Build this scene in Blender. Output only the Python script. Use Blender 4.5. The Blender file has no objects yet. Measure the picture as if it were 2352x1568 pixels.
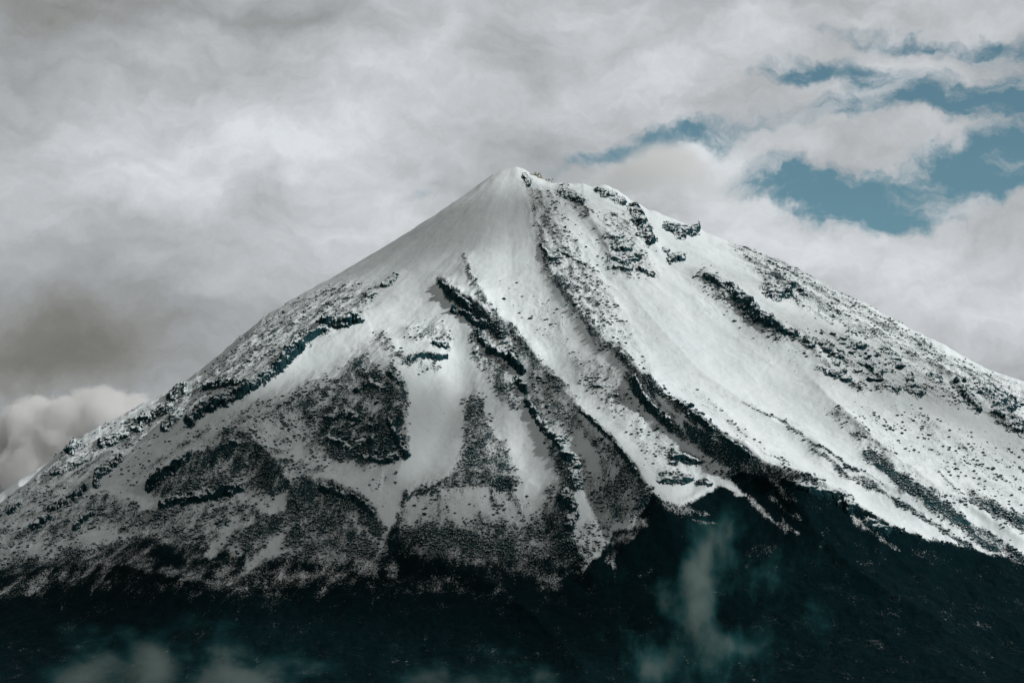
import bpy, math, random
import numpy as np
from mathutils import Vector

# ------------------------------------------------------------------ camera, sky, sun, exposure
SC = bpy.context.scene
COL = SC.collection
PITCH = math.radians(6.6)
D0 = 7000.0                      # distance camera -> summit plane (1 photo pixel = 1 m there)
KD = 2560.0 / 2352.0             # layout units (2352 wide) -> metres at D0
cam_d = bpy.data.cameras.new('camera')
cam = bpy.data.objects.new('camera', cam_d); COL.objects.link(cam)
cam.location = (0, 0, 0)
cam.rotation_euler = (math.pi / 2 + PITCH, 0, 0)
cam_d.sensor_width = 36.0
cam_d.lens = 36.0 * D0 / 2560.0
cam_d.clip_start = 1.0
cam_d.clip_end = 200000.0
SC.camera = cam

SUN = Vector((0.77, -0.30, 0.60)).normalized()      # towards the sun
sun_d = bpy.data.lights.new('sun', 'SUN')
sun = bpy.data.objects.new('sun', sun_d); COL.objects.link(sun)
sun_d.energy = 3.6
sun_d.angle = math.radians(2.2)
sun_d.color = (1.0, 0.985, 0.965)
sun.rotation_euler = (-SUN).to_track_quat('-Z', 'Y').to_euler()
SC.view_settings.view_transform = 'Standard'
SC.view_settings.look = 'None'
SC.view_settings.exposure = -0.25
SC.view_settings.gamma = 1.0
SC.cycles.volume_step_rate = 1.0
SC.cycles.volume_max_steps = 256
SC.cycles.max_bounces = 6
SC.cycles.volume_bounces = 5

class NT:
    """tiny node helper"""
    def __init__(self, tree):
        self.t = tree; self.n = tree.nodes; self.l = tree.links
    def new(self, kind, **kw):
        nd = self.n.new(kind)
        for k, v in kw.items(): setattr(nd, k, v)
        return nd
    def put(self, sock, v):
        if isinstance(v, bpy.types.NodeSocket): self.l.new(v, sock)
        elif v is not None: sock.default_value = v
    def m(self, op, a, b=None, c=None, clamp=False):
        nd = self.new('ShaderNodeMath', operation=op, use_clamp=clamp)
        self.put(nd.inputs[0], a)
        if b is not None: self.put(nd.inputs[1], b)
        if c is not None: self.put(nd.inputs[2], c)
        return nd.outputs[0]
    def vm(self, op, a, b=None, scale=None):
        nd = self.new('ShaderNodeVectorMath', operation=op)
        self.put(nd.inputs[0], a)
        if b is not None: self.put(nd.inputs[1], b)
        if scale is not None: self.put(nd.inputs['Scale'], scale)
        return nd.outputs['Value'] if op in ('LENGTH', 'DOT_PRODUCT', 'DISTANCE') else nd.outputs[0]
    def noise(self, vec, scale, detail=4, rough=0.55, dist=0.0, color=False, lac=2.0):
        nd = self.new('ShaderNodeTexNoise')
        self.put(nd.inputs['Vector'], vec); nd.inputs['Scale'].default_value = scale
        nd.inputs['Detail'].default_value = detail; nd.inputs['Roughness'].default_value = rough
        nd.inputs['Distortion'].default_value = dist; nd.inputs['Lacunarity'].default_value = lac
        return nd.outputs['Color'] if color else nd.outputs[0]
    def ramp(self, v, a, b, c=0.0, d=1.0, smooth=True):
        nd = self.new('ShaderNodeMapRange', interpolation_type='SMOOTHSTEP' if smooth else 'LINEAR')
        for i, x in enumerate((v, a, b, c, d)): self.put(nd.inputs[i], x)
        return nd.outputs[0]
    def mix(self, f, a, b):
        nd = self.new('ShaderNodeMix', data_type='RGBA')
        self.put(nd.inputs[0], f); self.put(nd.inputs[6], a); self.put(nd.inputs[7], b)
        return nd.outputs[2]
    def sepv(self, v):
        nd = self.new('ShaderNodeSeparateXYZ'); self.put(nd.inputs[0], v); return nd.outputs
    def comb(self, x, y, z):
        nd = self.new('ShaderNodeCombineXYZ')
        for i, q in enumerate((x, y, z)): self.put(nd.inputs[i], q)
        return nd.outputs[0]

def blob_sum(N, U, V, blobs):
    """sum of soft elliptical patches (cx, cy, rx, ry, tilt_deg, amount)"""
    tot = None
    for (cx, cy, rx, ry, ti, am) in blobs:
        c, s = math.cos(math.radians(ti)), math.sin(math.radians(ti))
        du = N.m('SUBTRACT', U, cx / 1000); dv = N.m('SUBTRACT', V, cy / 1000)
        a = N.m('MULTIPLY_ADD', dv, s * 1000 / rx, N.m('MULTIPLY', du, c * 1000 / rx))
        b = N.m('MULTIPLY_ADD', dv, c * 1000 / ry, N.m('MULTIPLY', du, -s * 1000 / ry))
        q = N.m('MULTIPLY_ADD', a, a, N.m('MULTIPLY', b, b))
        g = N.m('POWER', 0.36788, q)
        tot = N.m('MULTIPLY', g, am) if tot is None else N.m('MULTIPLY_ADD', g, am, tot)
    return tot

def build_world():
    w = bpy.data.worlds.new('World'); SC.world = w; w.use_nodes = True
    t = w.node_tree; t.nodes.clear(); N = NT(t)
    geo = N.new('ShaderNodeTexCoord').outputs['Generated']
    d = N.vm('NORMALIZE', geo)
    x, y, z = N.sepv(d)
    az = N.m('ARCTAN2', x, y); el = N.m('ARCSINE', z)
    k = 6431 / 1000.0
    U0 = N.m('MULTIPLY_ADD', az, k, 1.176)
    V0 = N.m('MULTIPLY_ADD', el, -k, 0.784 + PITCH * k)
    P = N.comb(U0, V0, 0.0)
    # domain warp so that every edge is torn like cloud
    wc = N.vm('SUBTRACT', N.noise(P, 3.2, 5, 0.6, color=True), (0.5, 0.5, 0.5))
    P1 = N.vm('ADD', P, N.vm('SCALE', wc, scale=0.30))
    wf = N.vm('SUBTRACT', N.noise(P1, 11.0, 6, 0.62, color=True), (0.5, 0.5, 0.5))
    P2 = N.vm('ADD', P1, N.vm('SCALE', wf, scale=0.05))
    U, V, _ = N.sepv(P2)
    # blue openings in the cloud
    gaps = [(1985, 490, 130, 46, 6, 2.1), (1840, 440, 130, 34, 14, .9), (2250, 405, 150, 42, -12, 1.1), (2300, 262, 150, 34, 2, 1.1),
            (1650, 308, 140, 32, -8, 1.0), (1380, 350, 150, 24, -16, .7), (2150, 235, 200, 36, 6, .55), (1850, 165, 90, 24, -10, .75),
            (2080, 100, 170, 26, 6, .6), (2170, 128, 90, 16, 6, .5), (2330, 140, 90, 40, 10, .6), (1960, 290, 110, 26, 0, .5), (970, 425, 90, 24, -30, .32),
            (2330, 470, 90, 34, 0, .8), (2000, 195, 160, 24, 10, .5)]
    gaps = [(a_, b_, c_ * 1.14, d_ * 1.22, e_, f_) for (a_, b_, c_, d_, e_, f_) in gaps]
    gap = blob_sum(N, U, V, gaps)
    nA = N.noise(P1, 4.5, 8, 0.58)
    nB = N.noise(N.vm('ADD', P1, (7.3, 2.1, 4.0)), 13.0, 6, 0.6)
    g = N.m('ADD', gap, N.m('MULTIPLY', N.m('SUBTRACT', nA, 0.5), 1.9))
    g = N.m('ADD', g, N.m('MULTIPLY', N.m('SUBTRACT', nB, 0.5), 1.0))
    clear = N.ramp(N.m('MULTIPLY', g, N.ramp(gap, 0.02, 0.35)), 0.0, 0.85)
    Pg = N.new('ShaderNodeMapping'); N.put(Pg.inputs['Vector'], P1)
    Pg.inputs['Rotation'].default_value = (0, 0, math.radians(-6)); Pg.inputs['Scale'].default_value = (1.0, 2.6, 1.0)
    veil = N.noise(N.vm('ADD', Pg.outputs[0], (3.1, 9.2, 1.0)), 5.5, 9, .62)
    clear = N.m('MULTIPLY', clear, N.ramp(N.m('MULTIPLY_ADD', gap, .13, veil), .42, .66, .30, .97))
    # cloud brightness, large shapes
    light = [(560, 330, 380, 110, -8, .13), (700, 600, 230, 70, -25, .08), (330, 400, 260, 90, 0, .05), (1750, 110, 420, 80, -6, .05), (1500, 210, 260, 60, -10, .05),
             (2050, 600, 420, 70, 6, .09), (1500, 380, 130, 45, -28, .20), (1620, 420, 120, 60, 10, .10), (2150, 700, 300, 90, 10, .04), (1420, 430, 130, 30, -20, .06),
             (120, 830, 420, 170, -12, -.25), (60, 650, 300, 150, -10, -.04), (150, 20, 700, 90, 0, -.13), (60, 180, 240, 160, 0, -.10), (1180, 170, 150, 60, 20, -.06),
             (680, 60, 200, 40, 10, -.06), (330, 190, 110, 30, 10, -.05), (1000, 60, 200, 60, 0, .03), (1250, 330, 200, 50, -25, -.07), (2200, 30, 300, 40, 0, -.04),
             (480, 880, 240, 90, -30, -.06), (850, 560, 160, 40, -30, .03), (1000, 420, 90, 40, -30, -.06), (2250, 930, 300, 100, 20, -.05), (1700, 470, 150, 40, 12, .04)]
    L = blob_sum(N, U, V, light)
    Ps = N.new('ShaderNodeMapping'); N.put(Ps.inputs['Vector'], P1)
    Ps.inputs['Rotation'].default_value = (0, 0, math.radians(18)); Ps.inputs['Scale'].default_value = (1.0, 2.1, 1.0)
    nC = N.noise(Ps.outputs[0], 2.6, 9, 0.56)
    nD = N.noise(Ps.outputs[0], 7.0, 9, 0.64)
    L = N.m('MULTIPLY_ADD', L, 1.55, 0.62)
    tex = N.m('MULTIPLY_ADD', N.m('SUBTRACT', nC, 0.5), N.ramp(N.m('SUBTRACT', U0, N.m('MULTIPLY', N.m('SUBTRACT', V0, .5), .9)), -.35, .55, .30, 1.15), 1.0)
    tex = N.m('MULTIPLY', tex, N.m('MULTIPLY_ADD', N.m('SUBTRACT', nD, 0.5), 0.46, 1.0))
    L = N.m('MULTIPLY', N.m('MAXIMUM', L, 0.13), tex)
    L = N.m('MINIMUM', L, 0.88)
    # unseen sky overhead and behind the viewer is dimmed to lower the ambient light
    away = N.m('MAXIMUM', N.ramp(el, 0.42, 0.75), N.ramp(N.m('ABSOLUTE', az), 0.6, 1.3))
    L = N.m('MULTIPLY', L, N.m('MULTIPLY_ADD', away, -0.68, 1.0))
    # warm grey where thick, cooler where bright
    tint = N.mix(N.ramp(L, 0.2, 0.46), (1.00, 1.0, 0.93, 1), (0.955, 1.0, 1.04, 1))
    cl = N.vm('SCALE', tint, scale=N.m('MULTIPLY', L, 10.0))
    sky = N.new('ShaderNodeTexSky', sky_type='NISHITA')
    sky.sun_disc = False
    sky.sun_elevation = math.asin(SUN.z)
    sky.sun_rotation = math.atan2(SUN.x, SUN.y)
    sky.altitude = 4200; sky.air_density = 1.0; sky.dust_density = 0.6; sky.ozone_density = 1.4
    skyc = N.vm('MULTIPLY', sky.outputs[0], (SKYR, SKYG, SKYB))
    out = N.mix(clear, cl, skyc)
    bg = N.new('ShaderNodeBackground'); N.put(bg.inputs[0], out); bg.inputs[1].default_value = 0.1
    o = N.new('ShaderNodeOutputWorld'); N.l.new(bg.outputs[0], o.inputs[0])
SKYR, SKYG, SKYB = 0.80, 1.03, 0.79
build_world()

# ------------------------------------------------------------------ numpy noise
def _hash(ix, iy, seed):
    h = (ix.astype(np.int64) * 374761393 + iy.astype(np.int64) * 668265263 + seed * 1442695041) & 0xffffffff
    h = ((h ^ (h >> 13)) * 1274126177) & 0xffffffff
    return ((h ^ (h >> 16)) & 0xffffff).astype(np.float32) / np.float32(0xffffff)
def vnoise(x, y, seed=0):
    """gradient noise about -0.7..0.7"""
    fx = np.floor(x); fy = np.floor(y); tx = (x - fx).astype(np.float32); ty = (y - fy).astype(np.float32)
    ix = fx.astype(np.int64); iy = fy.astype(np.int64)
    def g(dx, dy):
        a = _hash(ix + dx, iy + dy, seed) * np.float32(6.2831853)
        return np.cos(a) * (tx - dx) + np.sin(a) * (ty - dy)
    ux = tx * tx * tx * (tx * (tx * 6 - 15) + 10); uy = ty * ty * ty * (ty * (ty * 6 - 15) + 10)
    a = g(0, 0); b = g(1, 0); c = g(0, 1); d = g(1, 1)
    return (a + ux * (b - a)) * (1 - uy) + (c + ux * (d - c)) * uy
def fbm(x, y, octv=5, seed=0, rough=0.5, ridged=False):
    s = 0; a = 1.0; t = 0
    for o in range(octv):
        n = vnoise(x * 2 ** o + 17.3 * o, y * 2 ** o - 9.1 * o, seed + o)
        if ridged: n = 0.5 - np.abs(n) * 1.4
        s = s + a * n; t += a; a *= rough
    return s / t
def worley(x, y, seed=0):
    """returns F1 distance and a random value of the nearest cell"""
    fx = np.floor(x).astype(np.int64); fy = np.floor(y).astype(np.int64)
    best = np.full(x.shape, 9.0, np.float32); val = np.zeros(x.shape, np.float32)
    for dx in (-1, 0, 1):
        for dy in (-1, 0, 1):
            cx = fx + dx; cy = fy + dy
            px = cx + _hash(cx, cy, seed); py = cy + _hash(cx, cy, seed + 77)
            d = ((px - x) ** 2 + (py - y) ** 2).astype(np.float32)
            m = d < best
            best = np.where(m, d, best); val = np.where(m, _hash(cx, cy, seed + 31), val)
    return np.sqrt(best), val
def sstep(x, a, b):
    t = np.clip((x - a) / (b - a), 0, 1); return t * t * (3 - 2 * t)

# ------------------------------------------------------------------ layout maps, drawn in layout units (2352 x 1568), 2 units per cell
RS = 2.0
GW, GH = 1320, 900               # covers u -144..2496, v 0..1800
GU0, GV0 = -144.0, 0.0
def blank(v=0.0): return np.full((GH, GW), v, np.float32)
def cells(u0, v0, u1, v1):
    a = max(0, int((u0 - GU0) / RS)); b = min(GW, int((u1 - GU0) / RS) + 2)
    c = max(0, int((v0 - GV0) / RS)); d = min(GH, int((v1 - GV0) / RS) + 2)
    uu = (np.arange(a, b) * RS + GU0).astype(np.float32)[None, :]; vv = (np.arange(c, d) * RS + GV0).astype(np.float32)[:, None]
    return slice(c, d), slice(a, b), uu, vv
def line_dist(pts, reach):
    """distance, side (+ = to the right of / above a line drawn downwards) and parameter interpolations for a polyline"""
    P = np.array([[p[0], p[1]] for p in pts], np.float32)
    sy, sx, uu, vv = cells(P[:, 0].min() - reach, P[:, 1].min() - reach, P[:, 0].max() + reach, P[:, 1].max() + reach)
    best = np.full((vv.shape[0], uu.shape[1]), 1e9, np.float32); side = np.zeros_like(best); par = np.zeros_like(best)
    for i in range(len(P) - 1):
        ax, ay = P[i]; bx, by = P[i + 1]; ex, ey = bx - ax, by - ay; L2 = ex * ex + ey * ey + 1e-6
        t = np.clip(((uu - ax) * ex + (vv - ay) * ey) / L2, 0, 1)
        dx = uu - (ax + t * ex); dy = vv - (ay + t * ey); d = dx * dx + dy * dy
        m = d < best
        best = np.where(m, d, best); side = np.where(m, np.sign(ey * (uu - ax) - ex * (vv - ay)), side); par = np.where(m, i + t, par)
    return sy, sx, uu, vv, np.sqrt(best), side, par
def stroke(F, pts, width, val, mode='max', soft=0.5):
    """paint a line; pts may carry a third value = width factor"""
    ws = [p[2] if len(p) > 2 else 1.0 for p in pts]; W = width * max(ws)
    sy, sx, uu, vv, d, s, par = line_dist(pts, W * 1.6)
    w = width * np.interp(par, range(len(ws)), ws)
    m = 1 - sstep(d / np.maximum(w, 1e-3), 1 - soft, 1 + soft)
    blend(F, sy, sx, m, val, mode)
def blend(F, sy, sx, m, val, mode):
    if mode == 'max': F[sy, sx] = np.maximum(F[sy, sx], m * val)
    elif mode == 'add': F[sy, sx] += m * val
    elif mode == 'set': F[sy, sx] = F[sy, sx] * (1 - m) + m * val
def poly(F, pts, val, soft=12.0, mode='max'):
    P = np.array(pts, np.float32)
    closed = [tuple(p) for p in pts] + [tuple(pts[0])]
    sy, sx, uu, vv, d, s, par = line_dist(closed, soft * 1.5)
    inside = np.zeros(d.shape, bool)
    n = len(P)
    for i in range(n):
        x1, y1 = P[i]; x2, y2 = P[(i + 1) % n]
        if y1 == y2: continue
        c = ((y1 > vv) != (y2 > vv)) & (uu < (x2 - x1) * (vv - y1) / (y2 - y1) + x1)
        inside ^= c
    sd = np.where(inside, d, -d)
    m = sstep(sd, -soft, soft)
    blend(F, sy, sx, m, val, mode)
def ridge(F, pts, wl, wr, power=1.0):
    """relief line: pts = (u, v, height); wl / wr fall-off on the left / right of the line as it runs downhill"""
    hs = [p[2] for p in pts]; reach = 4.2 * max(wl, wr)
    sy, sx, uu, vv, d, s, par = line_dist(pts, reach)
    h = np.interp(par, range(len(hs)), hs)
    if min(hs) < 0: power = 2.0
    w = np.where(s > 0, wr, wl)
    F[sy, sx] += h * np.exp(-(d / w) ** power) * (1 - sstep(d, reach * .7, reach))
def sample(F, u, v):
    x = np.clip((u - GU0) / RS, 0, GW - 1.001); y = np.clip((v - GV0) / RS, 0, GH - 1.001)
    ix = x.astype(np.int32); iy = y.astype(np.int32); fx = x - ix; fy = y - iy
    return ((F[iy, ix] * (1 - fx) + F[iy, ix + 1] * fx) * (1 - fy) + (F[iy + 1, ix] * (1 - fx) + F[iy + 1, ix + 1] * fx) * fy)
def blur(F, n):
    for ax in (0, 1):
        for _ in range(2):
            c = np.cumsum(np.pad(F, [(n, n) if a == ax else (0, 0) for a in (0, 1)], mode='edge'), axis=ax, dtype=np.float64)
            z = np.zeros_like(np.take(c, [0], axis=ax)); c = np.concatenate([z, c], axis=ax)
            L = F.shape[ax]
            F = ((np.take(c, range(2 * n, 2 * n + L), axis=ax) - np.take(c, range(0, L), axis=ax)) / (2 * n)).astype(np.float32)
    return F

SIL = [(-600, 1560), (-300, 1372), (-144, 1265), (0, 1165), (60, 1118), (110, 1080), (150, 1035), (200, 1003), (250, 982), (290, 962), (330, 938), (390, 915), (410, 898), (480, 850), (560, 775), (600, 742), (640, 710),
       (700, 675), (800, 619), (900, 558), (1000, 493), (1080, 440), (1130, 402), (1150, 391), (1185, 382), (1205, 388), (1225, 400), (1275, 421), (1300, 424), (1330, 427), (1390, 428), (1420, 442), (1450, 464),
       (1530, 498), (1560, 507), (1600, 522), (1625, 540), (1700, 572), (1800, 612), (1850, 642), (1900, 672), (1930, 690), (2000, 715), (2060, 748), (2100, 775), (2150, 805), (2200, 832),
       (2260, 862), (2300, 876), (2352, 894), (2496, 950), (2700, 1035), (3000, 1160)]
_u = np.arange(-600, 3001, 3.0); _v = np.interp(_u, [p[0] for p in SIL], [p[1] for p in SIL])
_amp = np.interp(_u, [-600, 60, 200, 420, 660, 760, 1160, 1190, 1290, 1340, 1440, 1560, 1640, 1800, 1880, 2100, 2352, 3000], [2, 3, 7, 8, 4, .8, .8, 2, 3, 6, 4, 4, 2.5, 2.5, 4.5, 4, 4, 4])
_t = fbm(_u / 30, _u * 0 + 3.3, 4, 90, .55, True)
SILU = _u; SILV = _v - _amp * (_t - .2) * 4.5
exec_maps = True
# ---- relief (metres)
REL = blank()
ridge(REL, [(1062, 575, 0), (1072, 610, 14), (1095, 660, 26), (1130, 710, 24), (1180, 765, 22), (1230, 820, 20), (1275, 880, 21), (1320, 925, 24), (1370, 972, 32), (1410, 1010, 42),
            (1445, 1062, 44), (1475, 1105, 44), (1510, 1150, 36), (1540, 1220, 18), (1560, 1320, 0)], 64, 60)
ridge(REL, [(1005, 640, 0), (1030, 668, 18), (1085, 700, 22), (1130, 750, 14), (1160, 790, 0)], 14, 40)
ridge(REL, [(1230, 500, 0), (1245, 560, 8), (1262, 620, 14), (1300, 670, 16), (1345, 735, 20), (1395, 790, 24), (1445, 840, 26), (1500, 890, 32), (1560, 935, 36), (1625, 985, 40), (1700, 1035, 44),
            (1770, 1085, 48), (1850, 1112, 52), (1930, 1136, 54), (1970, 1165, 46), (2040, 1200, 34), (2130, 1235, 20), (2220, 1262, 10), (2352, 1290, 0)], 55, 30)
ridge(REL, [(1460, 850, 0), (1480, 890, 16), (1520, 940, 24), (1570, 985, 26), (1640, 1040, 30), (1700, 1075, 30), (1760, 1105, 10)], 22, 45)
ridge(REL, [(1380, 580, 0), (1430, 650, 7), (1520, 760, 14), (1620, 860, 22), (1700, 918, 28), (1800, 975, 32), (1880, 1022, 34), (1980, 1078, 34), (2100, 1150, 30), (2200, 1222, 18), (2260, 1270, 0)], 60, 34)
ridge(REL, [(1820, 820, 0), (1900, 910, 14), (1980, 990, 20), (2060, 1060, 24), (2150, 1120, 28), (2250, 1180, 32), (2352, 1240, 30), (2450, 1290, 10)], 46, 34)
ridge(REL, [(2000, 880, 0), (2100, 980, 8), (2230, 1080, 12), (2352, 1160, 12), (2480, 1240, 0)], 40, 26)
ridge(REL, [(1520, 560, 0), (1600, 620, 10), (1680, 680, 16), (1760, 745, 20), (1830, 775, 18), (1900, 830, 10), (2000, 900, 0)], 18, 60)
ridge(REL, [(1440, 480, 0), (1470, 510, 12), (1500, 555, 8), (1530, 600, 0)], 14, 26)
ridge(REL, [(1300, 430, 0), (1340, 470, 10), (1390, 560, 14), (1420, 620, 14), (1480, 640, 0)], 30, 26)
ridge(REL, [(2080, 800, 0), (2180, 860, 18), (2260, 930, 24), (2352, 1010, 24), (2480, 1100, 12)], 22, 60)
# left side: ribs that run down to the left (drawn downhill, left/right swap so wl = lower side)
ridge(REL, [(930, 620, 0), (890, 660, 8), (830, 715, 16), (760, 745, 24), (700, 785, 28), (640, 832, 32), (585, 868, 34), (520, 905, 34), (440, 965, 30), (360, 1030, 20), (260, 1100, 10), (150, 1170, 0)], 20, 60)
ridge(REL, [(1010, 700, 0), (950, 745, 16), (890, 795, 28), (820, 850, 36), (740, 895, 40), (650, 935, 42), (560, 980, 44), (450, 1045, 44), (350, 1105, 40), (250, 1150, 30), (150, 1200, 20), (0, 1270, 10)], 60, 45)
ridge(REL, [(1040, 800, 0), (990, 815, 20), (940, 822, 26), (890, 840, 24), (850, 870, 16), (820, 920, 0)], 50, 26)
ridge(REL, [(880, 830, 10), (910, 900, 26), (930, 970, 34), (935, 1040, 34), (910, 1090, 16), (890, 1120, 0)], 60, 34)
ridge(REL, [(470, 1010, 10), (560, 1008, 34), (610, 1040, 40), (645, 1085, 36), (665, 1130, 16), (670, 1180, 0)], 50, 34)
ridge(REL, [(600, 1160, 10), (650, 1105, 34), (740, 1100, 40), (820, 1135, 42), (865, 1175, 36), (885, 1230, 14), (890, 1280, 0)], 45, 30)
ridge(REL, [(340, 1000, 0), (250, 1050, 14), (215, 1110, 16), (180, 1180, 10), (120, 1230, 0)], 24, 30)
ridge(REL, [(200, 1020, 0), (130, 1080, 14), (60, 1130, 14), (0, 1180, 10), (-100, 1240, 0)], 30, 40)
ridge(REL, [(340, 1225, 0), (280, 1215, 14), (200, 1235, 18), (100, 1255, 18), (0, 1270, 16), (-100, 1300, 10)], 50, 14)
# bench and moraine in the central bowl
ridge(REL, [(935, 1135, 8), (980, 1122, 14), (1060, 1115, 16), (1130, 1108, 18), (1210, 1105, 16), (1240, 1120, 0)], 30, 20)
ridge(REL, [(1075, 900, 0), (1100, 980, 8), (1120, 1060, 16), (1130, 1110, 18), (1135, 1140, 0)], 36, 36)
ridge(REL, [(1045, 740, 0), (1060, 820, -10), (1055, 920, -14), (1010, 1020, -16), (980, 1080, -8)], 36, 36)
ridge(REL, [(1180, 880, 0), (1190, 960, -3), (1215, 1060, -4), (1225, 1140, -2)], 30, 30)
ridge(REL, [(1270, 1000, 10), (1300, 1060, 10), (1310, 1120, 14), (1300, 1180, 18), (1320, 1260, 20), (1360, 1340, 0)], 34, 30)
ridge(REL, [(1340, 1030, 0), (1370, 1110, -14), (1390, 1200, -20), (1400, 1280, -10)], 30, 30)
ridge(REL, [(1560, 1150, 0), (1500, 1210, 24), (1450, 1250, 30), (1400, 1300, 24), (1340, 1360, 0)], 30, 30)
ridge(REL, [(1760, 1090, 0), (1800, 1140, 14), (1860, 1220, 20), (1950, 1300, 22), (2060, 1380, 20), (2200, 1460, 10)], 60, 60)
ridge(REL, [(900, 1290, 0), (1000, 1290, 16), (1100, 1330, 24), (1200, 1400, 30), (1280, 1470, 20), (1350, 1560, 10)], 60, 50)
ridge(REL, [(0, 1330, 10), (200, 1290, 20), (400, 1330, 24), (560, 1380, 10), (700, 1450, 0)], 50, 50)
ridge(REL, [(1080, 560, 0), (1110, 660, 12), (1200, 790, 18), (1320, 925, 20), (1440, 1060, 26), (1520, 1200, 20), (1560, 1300, 0)], 170, 120, 1.4)
ridge(REL, [(1215, 395, 0), (1235, 430, 7), (1265, 490, 10), (1290, 560, 8), (1300, 620, 0)], 22, 30)
ridge(REL, [(1290, 430, 0), (1310, 470, -6), (1370, 560, -10), (1400, 640, -8), (1440, 720, 0)], 26, 30)
ridge(REL, [(1240, 480, 0), (1300, 650, 12), (1440, 830, 26), (1600, 960, 40), (1850, 1110, 50), (2030, 1200, 30), (2200, 1260, 0)], 120, 90, 1.4)
ridge(REL, [(1560, 700, 0), (1700, 900, -16), (1850, 1030, -20), (2000, 1140, -14), (2100, 1200, 0)], 70, 90, 1.4)
ridge(REL, [(1640, 620, 0), (1800, 760, 20), (2000, 880, 26), (2200, 1000, 26), (2352, 1100, 26)], 110, 90, 1.5)
ridge(REL, [(1000, 560, 0), (900, 680, 14), (760, 770, 26), (560, 900, 36), (360, 1040, 30)], 60, 110, 1.4)
ridge(REL, [(1000, 760, 0), (930, 860, 24), (900, 960, 36), (880, 1080, 20)], 120, 60, 1.4)
ridge(REL, [(1060, 780, 0), (1080, 900, -12), (1100, 1040, -14), (1120, 1140, -6)], 80, 80, 1.4)
ridge(REL, [(930, 600, 0), (960, 700, -10), (900, 760, -18), (780, 840, -20), (620, 920, -16), (420, 1050, -10)], 40, 30, 1.4)
REL = blur(REL, 1)

# ---- bareness: 0 = closed snow, 1 = bare rock and dark scree
BAR = blank(0.05)
def S(pts, w, v, mode='max', soft=0.5): stroke(BAR, pts, w, v, mode, soft)
def Q(pts, v, soft=14, mode='max'): poly(BAR, pts, v, soft, mode)
# broad speckled ground, left flank
Q([(-144, 1300), (-144, 1240), (60, 1110), (150, 1030), (290, 955), (390, 910), (480, 848), (560, 772), (640, 708), (700, 690), (740, 740), (640, 830), (520, 900), (420, 980), (300, 1090), (150, 1190)], .34, 18)
Q([(690, 680), (800, 640), (870, 660), (840, 720), (760, 760), (640, 850), (560, 900), (480, 930), (440, 900), (540, 810), (620, 740)], .36, 20)
Q([(560, 930), (700, 880), (850, 830), (900, 850), (860, 930), (700, 1000), (640, 1100), (560, 1010), (420, 1040), (300, 1120), (250, 1130), (420, 1000)], .34, 20)
Q([(700, 880), (820, 845), (930, 830), (950, 900), (940, 1000), (930, 1060), (850, 1075), (760, 1060), (700, 1040), (680, 960)], .46, 16)
Q([(730, 960), (800, 925), (880, 935), (915, 1000), (935, 1050), (890, 1060), (850, 1068), (770, 1060), (720, 1025)], .68, 14)
S([(830, 850), (880, 900), (900, 960), (920, 1010)], 30, .66)
Q([(360, 1085), (430, 1040), (520, 1010), (580, 1010), (620, 1040), (650, 1085), (600, 1100), (540, 1120), (560, 1165), (470, 1150), (380, 1160), (350, 1120)], .55, 16)
Q([(380, 1150), (560, 1150), (660, 1180), (640, 1230), (560, 1300), (480, 1270), (400, 1240), (330, 1190)], .42, 20)
Q([(570, 1180), (600, 1130), (650, 1100), (740, 1092), (820, 1128), (870, 1168), (885, 1225), (870, 1290), (760, 1290), (650, 1270), (560, 1290), (550, 1230)], .64, 14)
Q([(600, 1060), (640, 1040), (700, 1050), (760, 1075), (740, 1095), (650, 1098), (640, 1130), (590, 1160), (560, 1120)], .5, 14)
Q([(230, 1110), (330, 1170), (330, 1215), (240, 1215), (150, 1245), (0, 1265), (-144, 1290), (-144, 1265), (60, 1200)], .45, 14)
Q([(200, 1175), (330, 1165), (430, 1190), (440, 1260), (330, 1225), (240, 1215)], .6, 14)
# right flank speckle
Q([(1195, 412), (1250, 430), (1290, 470), (1330, 560), (1400, 650), (1420, 700), (1500, 860), (1420, 800), (1340, 720), (1260, 640), (1235, 560), (1215, 480)], .31, 12)
Q([(1120, 640), (1220, 640), (1300, 700), (1310, 800), (1250, 800), (1180, 730)], .14, 20)
Q([(1880, 760), (2060, 790), (2110, 870), (2070, 910), (1960, 900), (1870, 850)], .30, 12)
Q([(1660, 550), (1830, 600), (2000, 705), (2200, 822), (2352, 890), (2496, 950), (2496, 1010), (2300, 915), (2080, 830), (1960, 770), (1860, 720), (1760, 660)], .36, 12)
Q([(2060, 830), (2180, 850), (2352, 930), (2352, 1000), (2260, 960), (2100, 910)], .32, 14)
Q([(1880, 930), (2060, 930), (2352, 1010), (2496, 1100), (2496, 1300), (2352, 1240), (2200, 1130), (2050, 1040)], .19, 40)
S([(1930, 950), (2010, 1020), (2100, 1090), (2200, 1160)], 22, .26)
S([(2100, 960), (2200, 1040), (2352, 1130)], 26, .24)
S([(1610, 640), (1700, 720), (1800, 800), (1900, 870)], 60, .10)
Q([(1290, 800), (1400, 830), (1520, 1000), (1640, 1060), (1690, 1100), (1600, 1100), (1490, 1060), (1400, 960), (1330, 890)], .24, 20)
Q([(1240, 500), (1500, 520), (1530, 640), (1400, 640), (1280, 600)], .13, 20)
Q([(1370, 490), (1440, 480), (1475, 560), (1510, 640), (1410, 635), (1385, 570)], .36, 14)
S([(1290, 440), (1320, 455), (1345, 480)], 22, .36); S([(1620, 635), (1680, 690), (1760, 745), (1840, 780), (1880, 810)], 26, .30)
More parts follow.
